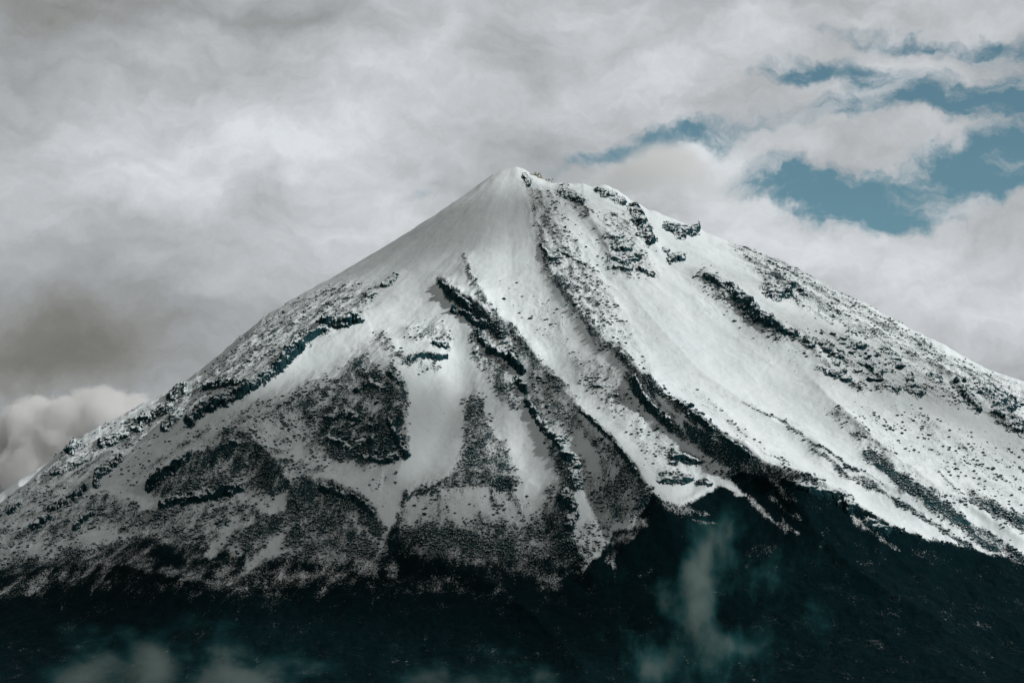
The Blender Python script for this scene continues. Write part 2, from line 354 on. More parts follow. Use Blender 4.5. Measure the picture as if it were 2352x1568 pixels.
# thin rocky crests
S([(1062, 580, .4), (1080, 630), (1110, 690), (1150, 735), (1200, 790, 1.5), (1240, 830), (1275, 880, 1.6), (1320, 925, 1.8), (1370, 975), (1410, 1010), (1445, 1062, 1.4), (1475, 1105, 2)], 8, .52)
S([(1010, 645, .7), (1040, 675), (1080, 702), (1125, 738), (1150, 770)], 15, .68)
S([(1100, 780), (1170, 790), (1230, 850), (1270, 930), (1290, 1000)], 32, .30)
Q([(1230, 860), (1290, 920), (1350, 975), (1440, 1065), (1480, 1120), (1440, 1130), (1400, 1060), (1330, 990), (1250, 950)], .5, 12)
Q([(1200, 900), (1240, 920), (1260, 1000), (1290, 1040), (1270, 1060), (1240, 980)], .6, 10)
S([(1250, 560, .6), (1262, 600, 1.3), (1290, 650), (1345, 730), (1395, 790), (1440, 830)], 16, .40)
S([(1440, 830), (1490, 875, 1.3), (1540, 920), (1600, 960, 1.4), (1650, 1000), (1720, 1050), (1790, 1090)], 11, .52)
S([(1450, 865), (1480, 925), (1530, 975), (1570, 1000)], 13, .55)
S([(1590, 1000), (1650, 1040), (1710, 1070)], 18, .5)
S([(1700, 918, .4), (1800, 970), (1880, 1025), (1960, 1075, .6), (2040, 1120, .3)], 5, .55)
S([(1860, 1030, .5), (1950, 1090), (2050, 1140), (2160, 1210), (2230, 1255)], 7, .45)
S([(1990, 1040), (2080, 1110), (2160, 1165), (2240, 1225), (2352, 1290)], 16, .62)
S([(2150, 1080), (2200, 1130), (2290, 1190), (2352, 1220)], 5, .5)
S([(2230, 1130), (2300, 1175), (2352, 1200)], 14, .5)
S([(1600, 900), (1700, 990), (1800, 1060), (1900, 1120)], 10, .28)
# central bowl: scree fan, gullies, bench
Q([(1062, 860), (1090, 870), (1150, 960), (1230, 1060), (1240, 1160), (1160, 1000), (1060, 1000)], .22, 20)
Q([(1060, 920), (1095, 900), (1140, 1000), (1160, 1010), (1185, 1070), (1208, 1108), (1130, 1112), (1025, 1118), (1055, 1060), (1068, 990)], .64, 12)
S([(1115, 820), (1150, 860), (1170, 910)], 26, .5)
Q([(905, 830), (930, 840), (1000, 850), (1050, 850), (1060, 900), (1062, 960), (1055, 1060), (1020, 1110), (960, 1118), (940, 1080), (945, 1040), (930, 960), (945, 900)], .05, 10, 'set')
S([(950, 760), (1010, 760), (1040, 790)], 22, .30)
S([(860, 780), (950, 830), (1000, 840)], 14, .36)
S([(925, 1150, .5), (940, 1128), (985, 1124), (1040, 1118, 1.4), (1130, 1112, 1.6), (1205, 1110)], 8, .66, 'max', .8)
Q([(940, 1140), (1000, 1132), (1120, 1124), (1225, 1122), (1238, 1160), (1190, 1185), (1120, 1165), (1060, 1185), (1000, 1200), (965, 1185)], .17, 12, 'set')
S([(1003, 1135), (1008, 1190)], 6, .42, 'max', .9); S([(1125, 1130), (1142, 1170), (1165, 1195)], 8, .42, 'max', .9); S([(1175, 1120), (1186, 1150), (1200, 1190)], 8, .4, 'max', .9); S([(930, 1145), (922, 1200)], 12, .6, 'max', .9)
Q([(930, 1190), (1000, 1205), (1080, 1185), (1180, 1195), (1250, 1180), (1270, 1260), (1240, 1290), (1100, 1290), (950, 1290)], .56, 24)
# right-centre dark rocks under the long ridge
Q([(1280, 1040), (1340, 1050), (1345, 1110), (1320, 1150), (1330, 1250), (1400, 1300), (1270, 1290), (1230, 1230), (1280, 1150)], .74, 12)
Q([(1240, 1130), (1280, 1100), (1260, 1200), (1240, 1230)], .55, 10)
Q([(1380, 1090), (1450, 1080), (1500, 1120), (1480, 1180), (1400, 1210), (1380, 1140)], .5, 16)
Q([(1340, 1090), (1375, 1090), (1420, 1200), (1380, 1260), (1320, 1270), (1345, 1180)], .34, 10, 'set')
Q([(1520, 1150), (1480, 1180), (1430, 1230), (1380, 1290), (1360, 1350), (1430, 1350), (1530, 1260), (1560, 1190)], .66, 12)
S([(1330, 925), (1400, 990), (1460, 1060), (1490, 1110)], 6, .05, 'set')
# dark lower ground
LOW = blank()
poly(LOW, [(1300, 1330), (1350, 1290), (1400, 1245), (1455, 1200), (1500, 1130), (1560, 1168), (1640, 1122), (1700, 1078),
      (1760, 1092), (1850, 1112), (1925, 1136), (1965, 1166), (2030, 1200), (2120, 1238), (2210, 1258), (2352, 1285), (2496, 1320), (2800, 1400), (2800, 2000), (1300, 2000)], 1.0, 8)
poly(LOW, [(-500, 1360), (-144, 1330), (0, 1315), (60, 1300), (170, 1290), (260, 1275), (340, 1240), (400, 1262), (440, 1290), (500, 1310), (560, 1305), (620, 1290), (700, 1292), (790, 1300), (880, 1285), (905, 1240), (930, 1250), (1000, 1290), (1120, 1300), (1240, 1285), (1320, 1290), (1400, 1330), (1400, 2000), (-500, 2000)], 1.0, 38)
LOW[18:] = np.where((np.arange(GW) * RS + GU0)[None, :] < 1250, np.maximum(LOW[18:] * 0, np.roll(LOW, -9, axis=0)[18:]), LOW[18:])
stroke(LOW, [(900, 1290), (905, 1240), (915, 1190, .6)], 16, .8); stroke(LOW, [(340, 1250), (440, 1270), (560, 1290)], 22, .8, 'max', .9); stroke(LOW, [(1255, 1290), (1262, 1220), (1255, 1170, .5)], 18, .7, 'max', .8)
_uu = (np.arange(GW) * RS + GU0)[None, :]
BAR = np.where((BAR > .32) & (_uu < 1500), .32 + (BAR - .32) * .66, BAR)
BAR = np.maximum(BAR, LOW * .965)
S([(60, 1340), (300, 1330), (520, 1350), (760, 1345), (960, 1330), (1140, 1350)], 26, .80, 'set', .9)
S([(380, 1310, .6), (500, 1320), (600, 1318), (760, 1318), (900, 1300, .7)], 20, .62, 'set', .8)
S([(0, 1360, .5), (100, 1330), (220, 1290), (330, 1280)], 26, .66, 'set', .9)
S([(950, 1240), (1100, 1250), (1200, 1290), (1260, 1330)], 34, .66, 'set', .9)
Q([(1488, 1055), (1560, 1050), (1610, 1075), (1680, 1105), (1710, 1140), (1640, 1110), (1635, 1130), (1560, 1150), (1520, 1145), (1490, 1110)], .05, 6, 'set')
for a in ([(1515, 1090, .5), (1545, 1100), (1580, 1098, .6)], [(1545, 1045, .6), (1585, 1055), (1610, 1062, .4)]): S(a, 15, .85)
S([(1600, 1112, .6), (1620, 1108), (1635, 1112, .5)], 8, .8); S([(1545, 1062), (1550, 1065)], 7, .9)
S([(1530, 1160), (1570, 1174), (1600, 1172), (1628, 1184, .5)], 9, .62, 'set', .9); S([(1590, 1192, .5), (1615, 1200), (1650, 1203, .4)], 5, .66, 'set', .9)
for a in ([(1770, 1100), (1800, 1135), (1825, 1150)], [(1770, 1140), (1800, 1165), (1830, 1185)], [(1720, 1140), (1760, 1185), (1800, 1215)], [(1800, 1200), (1840, 1230)], [(1960, 1190), (2010, 1230), (2060, 1262)]):
    S(a, 7, .5, 'set', .8)
S([(1480, 1200), (1430, 1245), (1400, 1290)], 12, .55, 'set', .8)
S([(1690, 1135), (1712, 1137)], 4, .1, 'set')
S([(600, 1170), (640, 1160)], 14, .2, 'set'); S([(600, 1140), (640, 1150), (655, 1100)], 14, .12, 'set', .8)
S([(480, 1280), (510, 1230), (540, 1190)], 10, .16, 'set', .8); S([(580, 1290), (620, 1260), (640, 1240)], 12, .25, 'set', .8); S([(800, 1180), (860, 1240)], 8, .3, 'set', .8)
S([(1495, 1060), (1500, 1000), (1450, 960)], 20, .2, 'set', .9)
# open snow: clean couloirs
S([(1050, 740, .8), (1062, 800), (1066, 860), (1055, 900)], 20, .03, 'set'); S([(1165, 950, .6), (1185, 1010, 1.2), (1220, 1080, 1.3), (1235, 1140)], 22, .07, 'set')
S([(260, 1090), (330, 1040), (400, 985), (420, 975)], 26, .12, 'set', .7); S([(900, 1100), (860, 1100), (880, 1140)], 16, .15, 'set')
S([(230, 1110), (260, 1110)], 20, .10, 'set')
S([(1900, 800), (1960, 850)], 0.1, .1)

# ------------------------------------------------------------------ terrain grid (fan of columns as seen from the valley; real world heights)
def project(a, y, z):
    """a = x * D0 / y (column), returns layout u, v"""
    cp, sp = math.cos(PITCH), math.sin(PITCH)
    depth = y * cp + z * sp; up = -y * sp + z * cp
    x = a * y / D0
    u = 1176 + x / depth * D0 / KD; v = 784 - up / depth * D0 / KD
    return u, v
A_in = np.arange(-1330, 1330.1, 2.4)
A_l = -1330 - np.cumsum(np.linspace(4, 60, 40)); A_r = 1330 + np.cumsum(np.linspace(4, 60, 40))
A = np.concatenate([A_l[::-1], A_in, A_r])
Y = np.concatenate([np.arange(900, 3600, 60), np.arange(3600, 4400, 12), np.arange(4400, 6900, 3.3), np.arange(6900, 7060, 1.6), np.arange(7060, 7400, 8), np.arange(7400, 10400, 50)])
XS, R0 = 12.0, 70.0
AA, YY = np.meshgrid(A, Y)
XX = AA * YY / D0
SSU = np.arange(-900, 3300, 10.0)
_k = np.exp(-(np.arange(-30, 31) / 11.0) ** 2); _k /= _k.sum()
_ext = np.arange(-1200, 3601, 10.0)
_sv = np.interp(_ext, np.r_[-1200, SILU, 3600], np.r_[1560 + 600 * .64, SILV, 1160 + 600 * .42])
SSV = np.convolve(_sv, _k, 'same')[30:30 + len(SSU)]
def sil_z(x):
    """height of the crest so that the sky line falls where the photograph has it"""
    u = 1176 + x / KD
    v = np.interp(u, SSU, SSV)
    e = PITCH + np.arctan((784 - v) * KD / D0)
    return D0 * np.tan(e)
GAP_A = np.zeros(len(A))
def base_z(X, Yv, corr):
    r = np.sqrt((X - XS) ** 2 + R0 ** 2)
    d = Yv - D0
    s = np.where(d < 0, 0.60, 0.75)
    zc = sil_z(X) + corr
    z = zc + s * (r - np.sqrt(r * r + d * d))
    zb, k = -110.0, 120.0
    q = (z - zb) / k
    return zb + k * np.where(q > 20, q, np.log1p(np.exp(np.minimum(q, 20))))
corr = np.zeros(len(A)); body = np.zeros(len(A))
ycr = np.full(len(A), D0 - 30.0)
for it in range(8):
    near = np.exp(-np.abs(YY - ycr[None, :]) / 90.0)      # the small teeth of the sky line only shape the crest itself
    Z0 = base_z(XX, YY, body[None, :]) + corr[None, :] * near
    z = Z0.copy()
    for k in range(6):
        u, v = project(AA, YY, z)
        fade = sstep(v - np.interp(u, SILU, SILV), -2, 40)
        z = z * 0.4 + 0.6 * (Z0 + sample(REL, u, v) * fade)
    u, v = project(AA, YY, z)
    am = v.argmin(axis=0); vmin = v.min(axis=0); want = np.interp(u[am, np.arange(len(A))], SILU, SILV)
    if it < 4: ycr = np.convolve(np.pad(Y[am], 40, mode='edge'), np.ones(81) / 81, 'valid')
    corr += (vmin - want) * KD * .7
    corr = np.convolve(np.pad(corr, 2, mode='edge'), np.array([.08, .24, .36, .24, .08]), 'valid')
ZS = z
u, v = project(AA, YY, ZS)
def warp(u, v):
    ex = u - 1190; ey = np.maximum(v - 340, 30); n_ = np.sqrt(ex * ex + ey * ey); ex = ex / n_; ey = ey / n_
    du = 24 * fbm(u / 60, v / 60, 5, 201, .62); dv = 24 * fbm(u / 60, v / 60, 5, 202, .62)
    # snow and scree edges run in tongues along the fall line
    th = np.arctan2(u - 1190, np.maximum(v - 340, 30)); f = 46 * fbm(th * 34, n_ / 160, 4, 203, .6) * sstep(n_, 150, 600)
    k = 1 - .75 * sstep(u, 1450, 1500) * sstep(-u, -1800, -1730) * sstep(v, 1020, 1050) * sstep(-v, -1260, -1220)
    return u + k * (du + f * ex), v + k * (dv + f * ey)
SCR = blank()
for _p, _w in (([(1050, 900), (1095, 880), (1160, 1000), (1215, 1108), (1130, 1112), (1020, 1125), (1050, 1040)], 1), ([(910, 1180), (1080, 1180), (1270, 1180), (1300, 1290), (1240, 1340), (900, 1330)], .8),
               ([(190, 1170), (440, 1180), (450, 1280), (300, 1280), (0, 1320), (-144, 1320), (-144, 1270), (150, 1230)], .8), ([(690, 1060), (870, 1100), (900, 1180), (880, 1300), (640, 1300), (600, 1200), (640, 1100)], .45),
               ([(1150, 850), (1300, 880), (1420, 1030), (1480, 1120), (1400, 1250), (1220, 1220), (1180, 1000)], .85)):
    poly(SCR, _p, _w, 22)
RUGM = np.maximum(blur(np.clip(BAR, 0, .75), 7) * 1.35, .06)
RUGM = np.minimum(RUGM, .85) * (1 - .72 * blur(SCR, 4))
def rough_height(X, Yv, u, v):
    """weathered rock and wind-packed snow relief in metres"""
    bar = sample(BAR, *warp(u, v))
    w = sstep(bar, .08, .6)
    th = np.arctan2(X - XS, D0 + 60 - Yv); rr = np.sqrt((X - XS) ** 2 + (D0 + 60 - Yv) ** 2)
    h = 8.0 * fbm(X / 150, Yv / 150, 4, 3) + .8 * fbm(X / 40, Yv / 70, 3, 4)
    th = th + .035 * fbm(X / 120, Yv / 120, 3, 7)
    h = h + (1.0 + 6.5 * w) * np.minimum(1, rr / 700) * fbm(th * 24, rr / 260, 4, 11)                       # runnels that follow the fall line
    RUG = sample(RUGM, u, v)
    wx = 26 * fbm(X / 150, Yv / 150, 3, 71)
    sx = np.arctan2(X - XS + wx, D0 + 60 - Yv) * 1150 + 14 * fbm(X / 50, Yv / 50, 3, 72)
    G1 = fbm(sx / 105, rr / 330, 5, 73, .52, True); G2 = fbm(X / 46 + wx * .02, Yv / 60, 5, 74, .55, True); G3 = fbm(X / 15, Yv / 19, 3, 75, .55, True)
    f1, c1 = worley(X / 24 + .3 * vnoise(X / 9, Yv / 9, 5), Yv / 30, 21)
    lump = np.maximum(0, 1 - f1 * 1.4) * (c1 > .5) * 10 * c1
    sm = np.clip(1 - RUG * 1.6, 0.15, 1) * (.12 + .88 * sstep(rr, 250, 1100))
    h = h + sm * (26 * fbm(sx / 210, rr / 1500, 3, 76, .45) + 2.6 * fbm(sx / 60, rr / 520, 3, 77, .5) + .5 * fbm(sx / 17, rr / 150, 3, 78, .6) + 1.3 * G2 + .5 * G3)
    RUG = RUG * (1 - .62 * sample(LOW, u, v)); w = w * (1 - .6 * sample(LOW, u, v))
    h = h + RUG * (60 * (G1 - .1) * np.minimum(1, rr / 900) + 19 * G2 + 5.5 * G3) + w * lump * .35
    h = h + (.15 + 1.0 * w) * fbm(X / 7, Yv / 9, 3, 61)
    return h * sstep(v - np.interp(u, SILU, SILV), -30, 30) + (1 - sstep(v - np.interp(u, SILU, SILV), 0, 30)) * h * .4
RH = rough_height(XX, YY, u, v)
ZT = ZS + RH
u, v = project(AA, YY, ZT)
HP = (RH - blur(RH.astype(np.float32), 9)) + .6 * (RH - blur(RH.astype(np.float32), 3))
_gx = np.gradient(ZT, axis=1) / np.gradient(XX, axis=1); _gy = np.gradient(ZT, axis=0) / np.gradient(YY, axis=0)
SLOPE = np.sqrt(_gx ** 2 + _gy ** 2)
EXPO = .5 + .5 * np.tanh(HP / 4.5) * .8 + .42 * np.clip(SLOPE - .75, -.3, 1.0)

def grid_mesh(name, X, Yv, Z, attrs, mat, smooth=True):
    ny, nx = X.shape
    co = np.stack([X, Yv, Z], -1).reshape(-1, 3).astype(np.float32)
    i = (np.arange(ny - 1)[:, None] * nx + np.arange(nx - 1)[None, :]).ravel()
    f = np.stack([i, i + 1, i + nx + 1, i + nx], -1).astype(np.int32)
    return raw_mesh(name, co, f, attrs, mat, smooth)
def raw_mesh(name, co, f, attrs, mat, smooth=True):
    me = bpy.data.meshes.new(name)
    me.vertices.add(len(co)); me.vertices.foreach_set('co', np.ascontiguousarray(co, np.float32).ravel())
    me.loops.add(f.size); me.loops.foreach_set('vertex_index', np.ascontiguousarray(f, np.int32).ravel())
    me.polygons.add(len(f)); me.polygons.foreach_set('loop_start', np.arange(0, f.size, f.shape[1], dtype=np.int32))
    if smooth: me.polygons.foreach_set('use_smooth', np.ones(len(f), bool))
    for k, val in attrs.items():
        at = me.attributes.new(k, 'FLOAT', 'POINT'); at.data.foreach_set('value', np.ascontiguousarray(val, np.float32).ravel())
    me.update(); me.validate()
    me.materials.append(mat)
    o = bpy.data.objects.new(name, me); COL.objects.link(o)
    return o

# ------------------------------------------------------------------ materials
def mountain_material(name, rockonly=False, tan=0.0):
    m = bpy.data.materials.new(name); m.use_nodes = True
    t = m.node_tree; t.nodes.clear(); N = NT(t)
    geo = N.new('ShaderNodeNewGeometry')
    P = geo.outputs['Position']; nz = N.sepv(geo.outputs['Normal'])[2]
    x, y, z = N.sepv(P)
    dx = N.m('SUBTRACT', x, XS); dy = N.m('SUBTRACT', D0 + 60, y)
    th = N.m('ARCTAN2', dx, dy); rr = N.m('SQRT', N.m('MULTIPLY_ADD', dx, dx, N.m('MULTIPLY', dy, dy)))
    fall = N.comb(N.m('MULTIPLY', th, 1000.0), N.m('MULTIPLY', rr, 0.22), N.m('MULTIPLY', z, 0.1))
    nS = N.noise(fall, 0.075, 6, 0.66)
    nF = N.noise(P, 0.34, 6, 0.72)
    nG = N.noise(P, 0.022, 3, 0.5)
    n = N.m('MULTIPLY_ADD', nF, 0.60, N.m('MULTIPLY', nS, 0.28))
    n = N.m('MULTIPLY_ADD', nG, 0.12, n)
    nn = N.ramp(n, 0.36, 0.64, 0.0, 1.0, False)
    if rockonly:
        keep = N.ramp(N.m('ADD', nz, N.m('MULTIPLY', N.m('SUBTRACT', nn, .5), .42)), 0.62, 0.80)      # snow lies on the flatter ledges
        rock = N.m('SUBTRACT', 1.0, N.m('MULTIPLY', keep, .95))
    else:
        at = N.new('ShaderNodeAttribute', attribute_name='bare'); bare = at.outputs['Fac']
        steep = N.ramp(nz, 0.62, 0.38)
        b = N.m('MAXIMUM', bare, N.m('MULTIPLY', steep, 0.72))
        rock = N.ramp(N.m('SUBTRACT', b, nn), -0.08, 0.10)
    # rock: dark teal-black lava with a little brown dust
    cr = N.mix(N.ramp(N.noise(P, 0.05, 4, .6), .35, .7), (0.0070, 0.034, 0.043, 1), (0.022, 0.066, 0.078, 1))
    cr = N.mix(N.m('MULTIPLY', N.ramp(N.noise(P, 0.3, 3, .6), .55, .72), .5), cr, (0.055, 0.062, 0.056, 1))
    if tan: cr = N.mix(tan, cr, (0.30, 0.27, 0.20, 1))
    if not rockonly:
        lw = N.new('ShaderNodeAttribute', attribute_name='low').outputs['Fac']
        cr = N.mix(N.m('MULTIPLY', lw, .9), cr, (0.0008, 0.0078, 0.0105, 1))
    cs = N.mix(N.ramp(N.noise(fall, 0.02, 4, .6), .3, .7), (0.72, 0.79, 0.82, 1), (0.77, 0.825, 0.85, 1))
    # frozen dust and dry tussock tips showing through thin snow
    if not rockonly:
        dusty = N.m('MULTIPLY', N.ramp(N.m('SUBTRACT', N.m('MULTIPLY_ADD', bare, 1.0, 0.16), nn), -0.1, 0.12), .42)
        cs = N.mix(dusty, cs, (0.27, 0.28, 0.265, 1))
    col = N.mix(rock, cs, cr)
    bs = N.new('ShaderNodeBsdfPrincipled')
    N.put(bs.inputs['Base Color'], col)
    N.put(bs.inputs['Roughness'], N.m('MULTIPLY_ADD', rock, 0.25, 0.6))
    N.put(bs.inputs['Specular IOR Level'], N.m('MULTIPLY_ADD', rock, -0.10, 0.12))
    hb = N.m('ADD', N.m('MULTIPLY', N.noise(P, 0.16, 6, .7), 3.6), N.m('MULTIPLY', rock, 0.9))
    hb = N.m('ADD', hb, N.m('MULTIPLY', N.noise(fall, 0.11, 7, .68, .4), N.m('MULTIPLY_ADD', rock, -4.0, 5.0)))
    bp = N.new('ShaderNodeBump'); bp.inputs['Distance'].default_value = 1.0
    N.put(bp.inputs['Strength'], N.m('MULTIPLY_ADD', rock, 0.80, 0.07)); N.put(bp.inputs['Height'], hb)
    N.l.new(bp.outputs[0], bs.inputs['Normal'])
    o = N.new('ShaderNodeOutputMaterial'); N.l.new(bs.outputs[0], o.inputs[0])
    return m
M_MTN = mountain_material('snow_and_lava')
M_CRAG = mountain_material('crag_rock', True)
M_TAN = mountain_material('pale_summit_rock', True, 0.75)

def tag(o, label=None, cat=None, group=None, kind=None):
    if label: o['label'] = label
    if cat: o['category'] = cat
    if group: o['group'] = group
    if kind: o['kind'] = kind
    return o
uw, vw = warp(u, v)
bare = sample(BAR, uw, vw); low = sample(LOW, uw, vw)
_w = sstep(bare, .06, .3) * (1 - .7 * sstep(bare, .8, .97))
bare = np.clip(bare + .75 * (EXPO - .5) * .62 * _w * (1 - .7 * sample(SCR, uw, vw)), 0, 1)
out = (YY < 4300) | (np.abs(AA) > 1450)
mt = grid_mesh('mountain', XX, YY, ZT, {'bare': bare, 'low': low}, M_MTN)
tag(mt, kind='structure')
print('terrain', XX.shape)

# ------------------------------------------------------------------ crags: craggy outcrops standing proud of the slope
VCOL = v; UCOL = u
def surf(a, y):
    """terrain height by bilinear look-up at column a, distance y"""
    ia = np.clip(np.interp(a, A, np.arange(len(A))), 0, len(A) - 1.001); iy = np.clip(np.interp(y, Y, np.arange(len(Y))), 0, len(Y) - 1.001)
    i = ia.astype(int); j = iy.astype(int); fa = ia - i; fy = iy - j
    return (ZT[j, i] * (1 - fa) + ZT[j, i + 1] * fa) * (1 - fy) + (ZT[j + 1, i] * (1 - fa) + ZT[j + 1, i + 1] * fa) * fy
_ok = (Y > 4380) & (Y < 7040)
def locate(uu, vv):
    """the place on the mountain seen at layout point (uu, vv): column a and distance y"""
    a = (uu - 1176) * KD
    for _ in range(3):
        i = int(np.argmin(np.abs(A - a)))
        vc = VCOL[_ok, i]; yc = Y[_ok]; e_ = int(np.argmin(vc)) + 1
        vc = np.minimum.accumulate(vc[:e_]); yc = yc[:e_]
        y = float(np.interp(-max(vv, vc[-1] + 2.5), -vc, yc))
        zz = float(surf(np.array([a]), np.array([y]))[0])
        uu2, _ = project(a, y, zz)
        a += (uu - uu2) * KD
    return a, y, zz
def crag(pts, width, H, label, seed, mat=None, name='rock_outcrop', cat='rock outcrop', block=24.0, step=1.5, strata=0.0, group=None):
    P = [(p[0], p[1]) for p in pts]; ws = [p[2] if len(p) > 2 else 1.0 for p in pts]
    L = [locate(*p) for p in P]
    us = [p[0] for p in P]; vs = [p[1] for p in P]
    pad = width * 2.6 + 6
    ys = []
    for uu in np.linspace(min(us), max(us), 5):
        for vv in (min(vs) - pad, max(vs) + pad): ys.append(locate(uu, vv)[1])
    a0 = (min(us) - pad - 1176) * KD; a1 = (max(us) + pad - 1176) * KD
    k = L[0][1] / D0
    a0 = min(a0, *[l[0] - pad * KD for l in L]); a1 = max(a1, *[l[0] + pad * KD for l in L])
    ay = np.arange(a0, a1, step / k); yy = np.arange(min(ys) - 12, min(max(ys) + 12, 7060), step * 1.0)
    AG, YG = np.meshgrid(ay, yy)
    Z = surf(AG, YG); X = AG * YG / D0
    uu, vv = project(AG, YG, Z)
    best = np.full(uu.shape, 1e9); par = np.zeros(uu.shape); sgn = np.zeros(uu.shape)
    for i in range(len(P) - 1 if len(P) > 1 else 1):
        ax, ayy = P[i]; bx, by = P[min(i + 1, len(P) - 1)]
        ex, ey = bx - ax, by - ayy; L2 = ex * ex + ey * ey + 1e-6
        t = np.clip(((uu - ax) * ex + (vv - ayy) * ey) / L2, 0, 1)
        dx = uu - ax - t * ex; dy = vv - ayy - t * ey
        ex2, ey2 = uu - 1190, np.maximum(vv - 360, 20); en = np.sqrt(ex2 * ex2 + ey2 * ey2); ex2 = ex2 / en; ey2 = ey2 / en
        td = dx * ex2 + dy * ey2; tn = -dx * ey2 + dy * ex2
        td = np.where(td > 0, td * 1.35, td * .80)
        d = np.sqrt(td * td + tn * tn); m = d < best
        sgn = np.where(m, td, sgn)
        best = np.where(m, d, best); par = np.where(m, i + t, par)
    w = width * np.interp(par, range(len(ws)), ws) * (.95 + 1.9 * fbm(uu / (width * 1.5), vv / (width * 1.1), 4, seed, .65) + .5 * vnoise(uu / 4, vv / 4, seed + 3))
    q = 1 - best / np.maximum(w, 1)
    f1, c1 = worley(X / block + .5 * vnoise(X / 8, YG / 8, seed), YG / (block * 1.2), seed + 5)
    f2, c2 = worley(X / (block * .45), YG / (block * .5), seed + 9)
    body = (0.46 + 0.55 * c1 - .18 * f1) + .16 * (c2 - .5) - .05 * f2 + .95 * fbm(X / 34, YG / 34, 4, seed + 2, .6)
    prof = np.where(sgn > 0, sstep(q, 0.0, .55), np.clip(q, 0, 1) ** .9)
    lift = H * .95 * prof * np.maximum(body, .12)
    if strata:
        g = lift / strata + 1.2 * vnoise(X / 40, YG / 40, seed + 4); lift = lift * .35 + .65 * strata * (np.floor(g) + sstep(g - np.floor(g), .0, .35) - .3)
    lift = np.where(q > 0, lift + .3, -3.5) + .7 * fbm(X / 4.5, YG / 5, 2, seed + 8) * (q > 0)
    keep = q > -.10
    # break the faces up: blocks and ledges pushed in and out of the slope
    ZL = Z + lift; on = sstep(q, 0, .15)
    g1, k1 = worley(X / 17 + .6 * vnoise(X / 7, ZL / 5, seed + 20), ZL / 8.5, seed + 21)
    g2, k2 = worley(X / 5, ZL / 3.2, seed + 22)
    YG = YG - on * (5.0 * (k1 - .45) + 1.3 * (k2 - .5) + 6 * fbm(X / 26, ZL / 14, 3, seed + 23) - 1.6 * g1)
    X = X + on * 3.0 * vnoise(YG / 9, ZL / 6, seed + 24)
    ny, nx = X.shape
    idx = (np.arange(ny - 1)[:, None] * nx + np.arange(nx - 1)[None, :])
    kf = keep[:-1, :-1] | keep[1:, :-1] | keep[:-1, 1:] | keep[1:, 1:]
    i = idx[kf]
    if len(i) < 4: print('empty crag', label); return None
    F = np.stack([i, i + 1, i + nx + 1, i + nx], -1)
    # one connected piece only: grow from the face nearest the middle of the line
    fid = -np.ones(kf.shape, int); fid[kf] = np.arange(len(i)); reach = np.zeros(kf.shape, bool)
    qf = np.where(kf, q[:-1, :-1], -9); reach[np.unravel_index(np.argmax(qf), qf.shape)] = True
    while True:
        g_ = reach.copy(); g_[1:] |= reach[:-1]; g_[:-1] |= reach[1:]; g_[:, 1:] |= g_[:, :-1].copy(); g_[:, :-1] |= g_[:, 1:].copy(); g_ &= kf
        if g_.sum() == reach.sum(): break
        reach = g_
    F = F[fid[reach]]
    used, inv = np.unique(F, return_inverse=True)
    co = np.stack([X, YG, Z + lift], -1).reshape(-1, 3)[used]
    c0 = co.mean(0)
    o = raw_mesh(name, co - c0, inv.reshape(F.shape), {}, mat or M_CRAG, smooth=False)
    o.location = c0
    tag(o, label, cat, group)
    return o

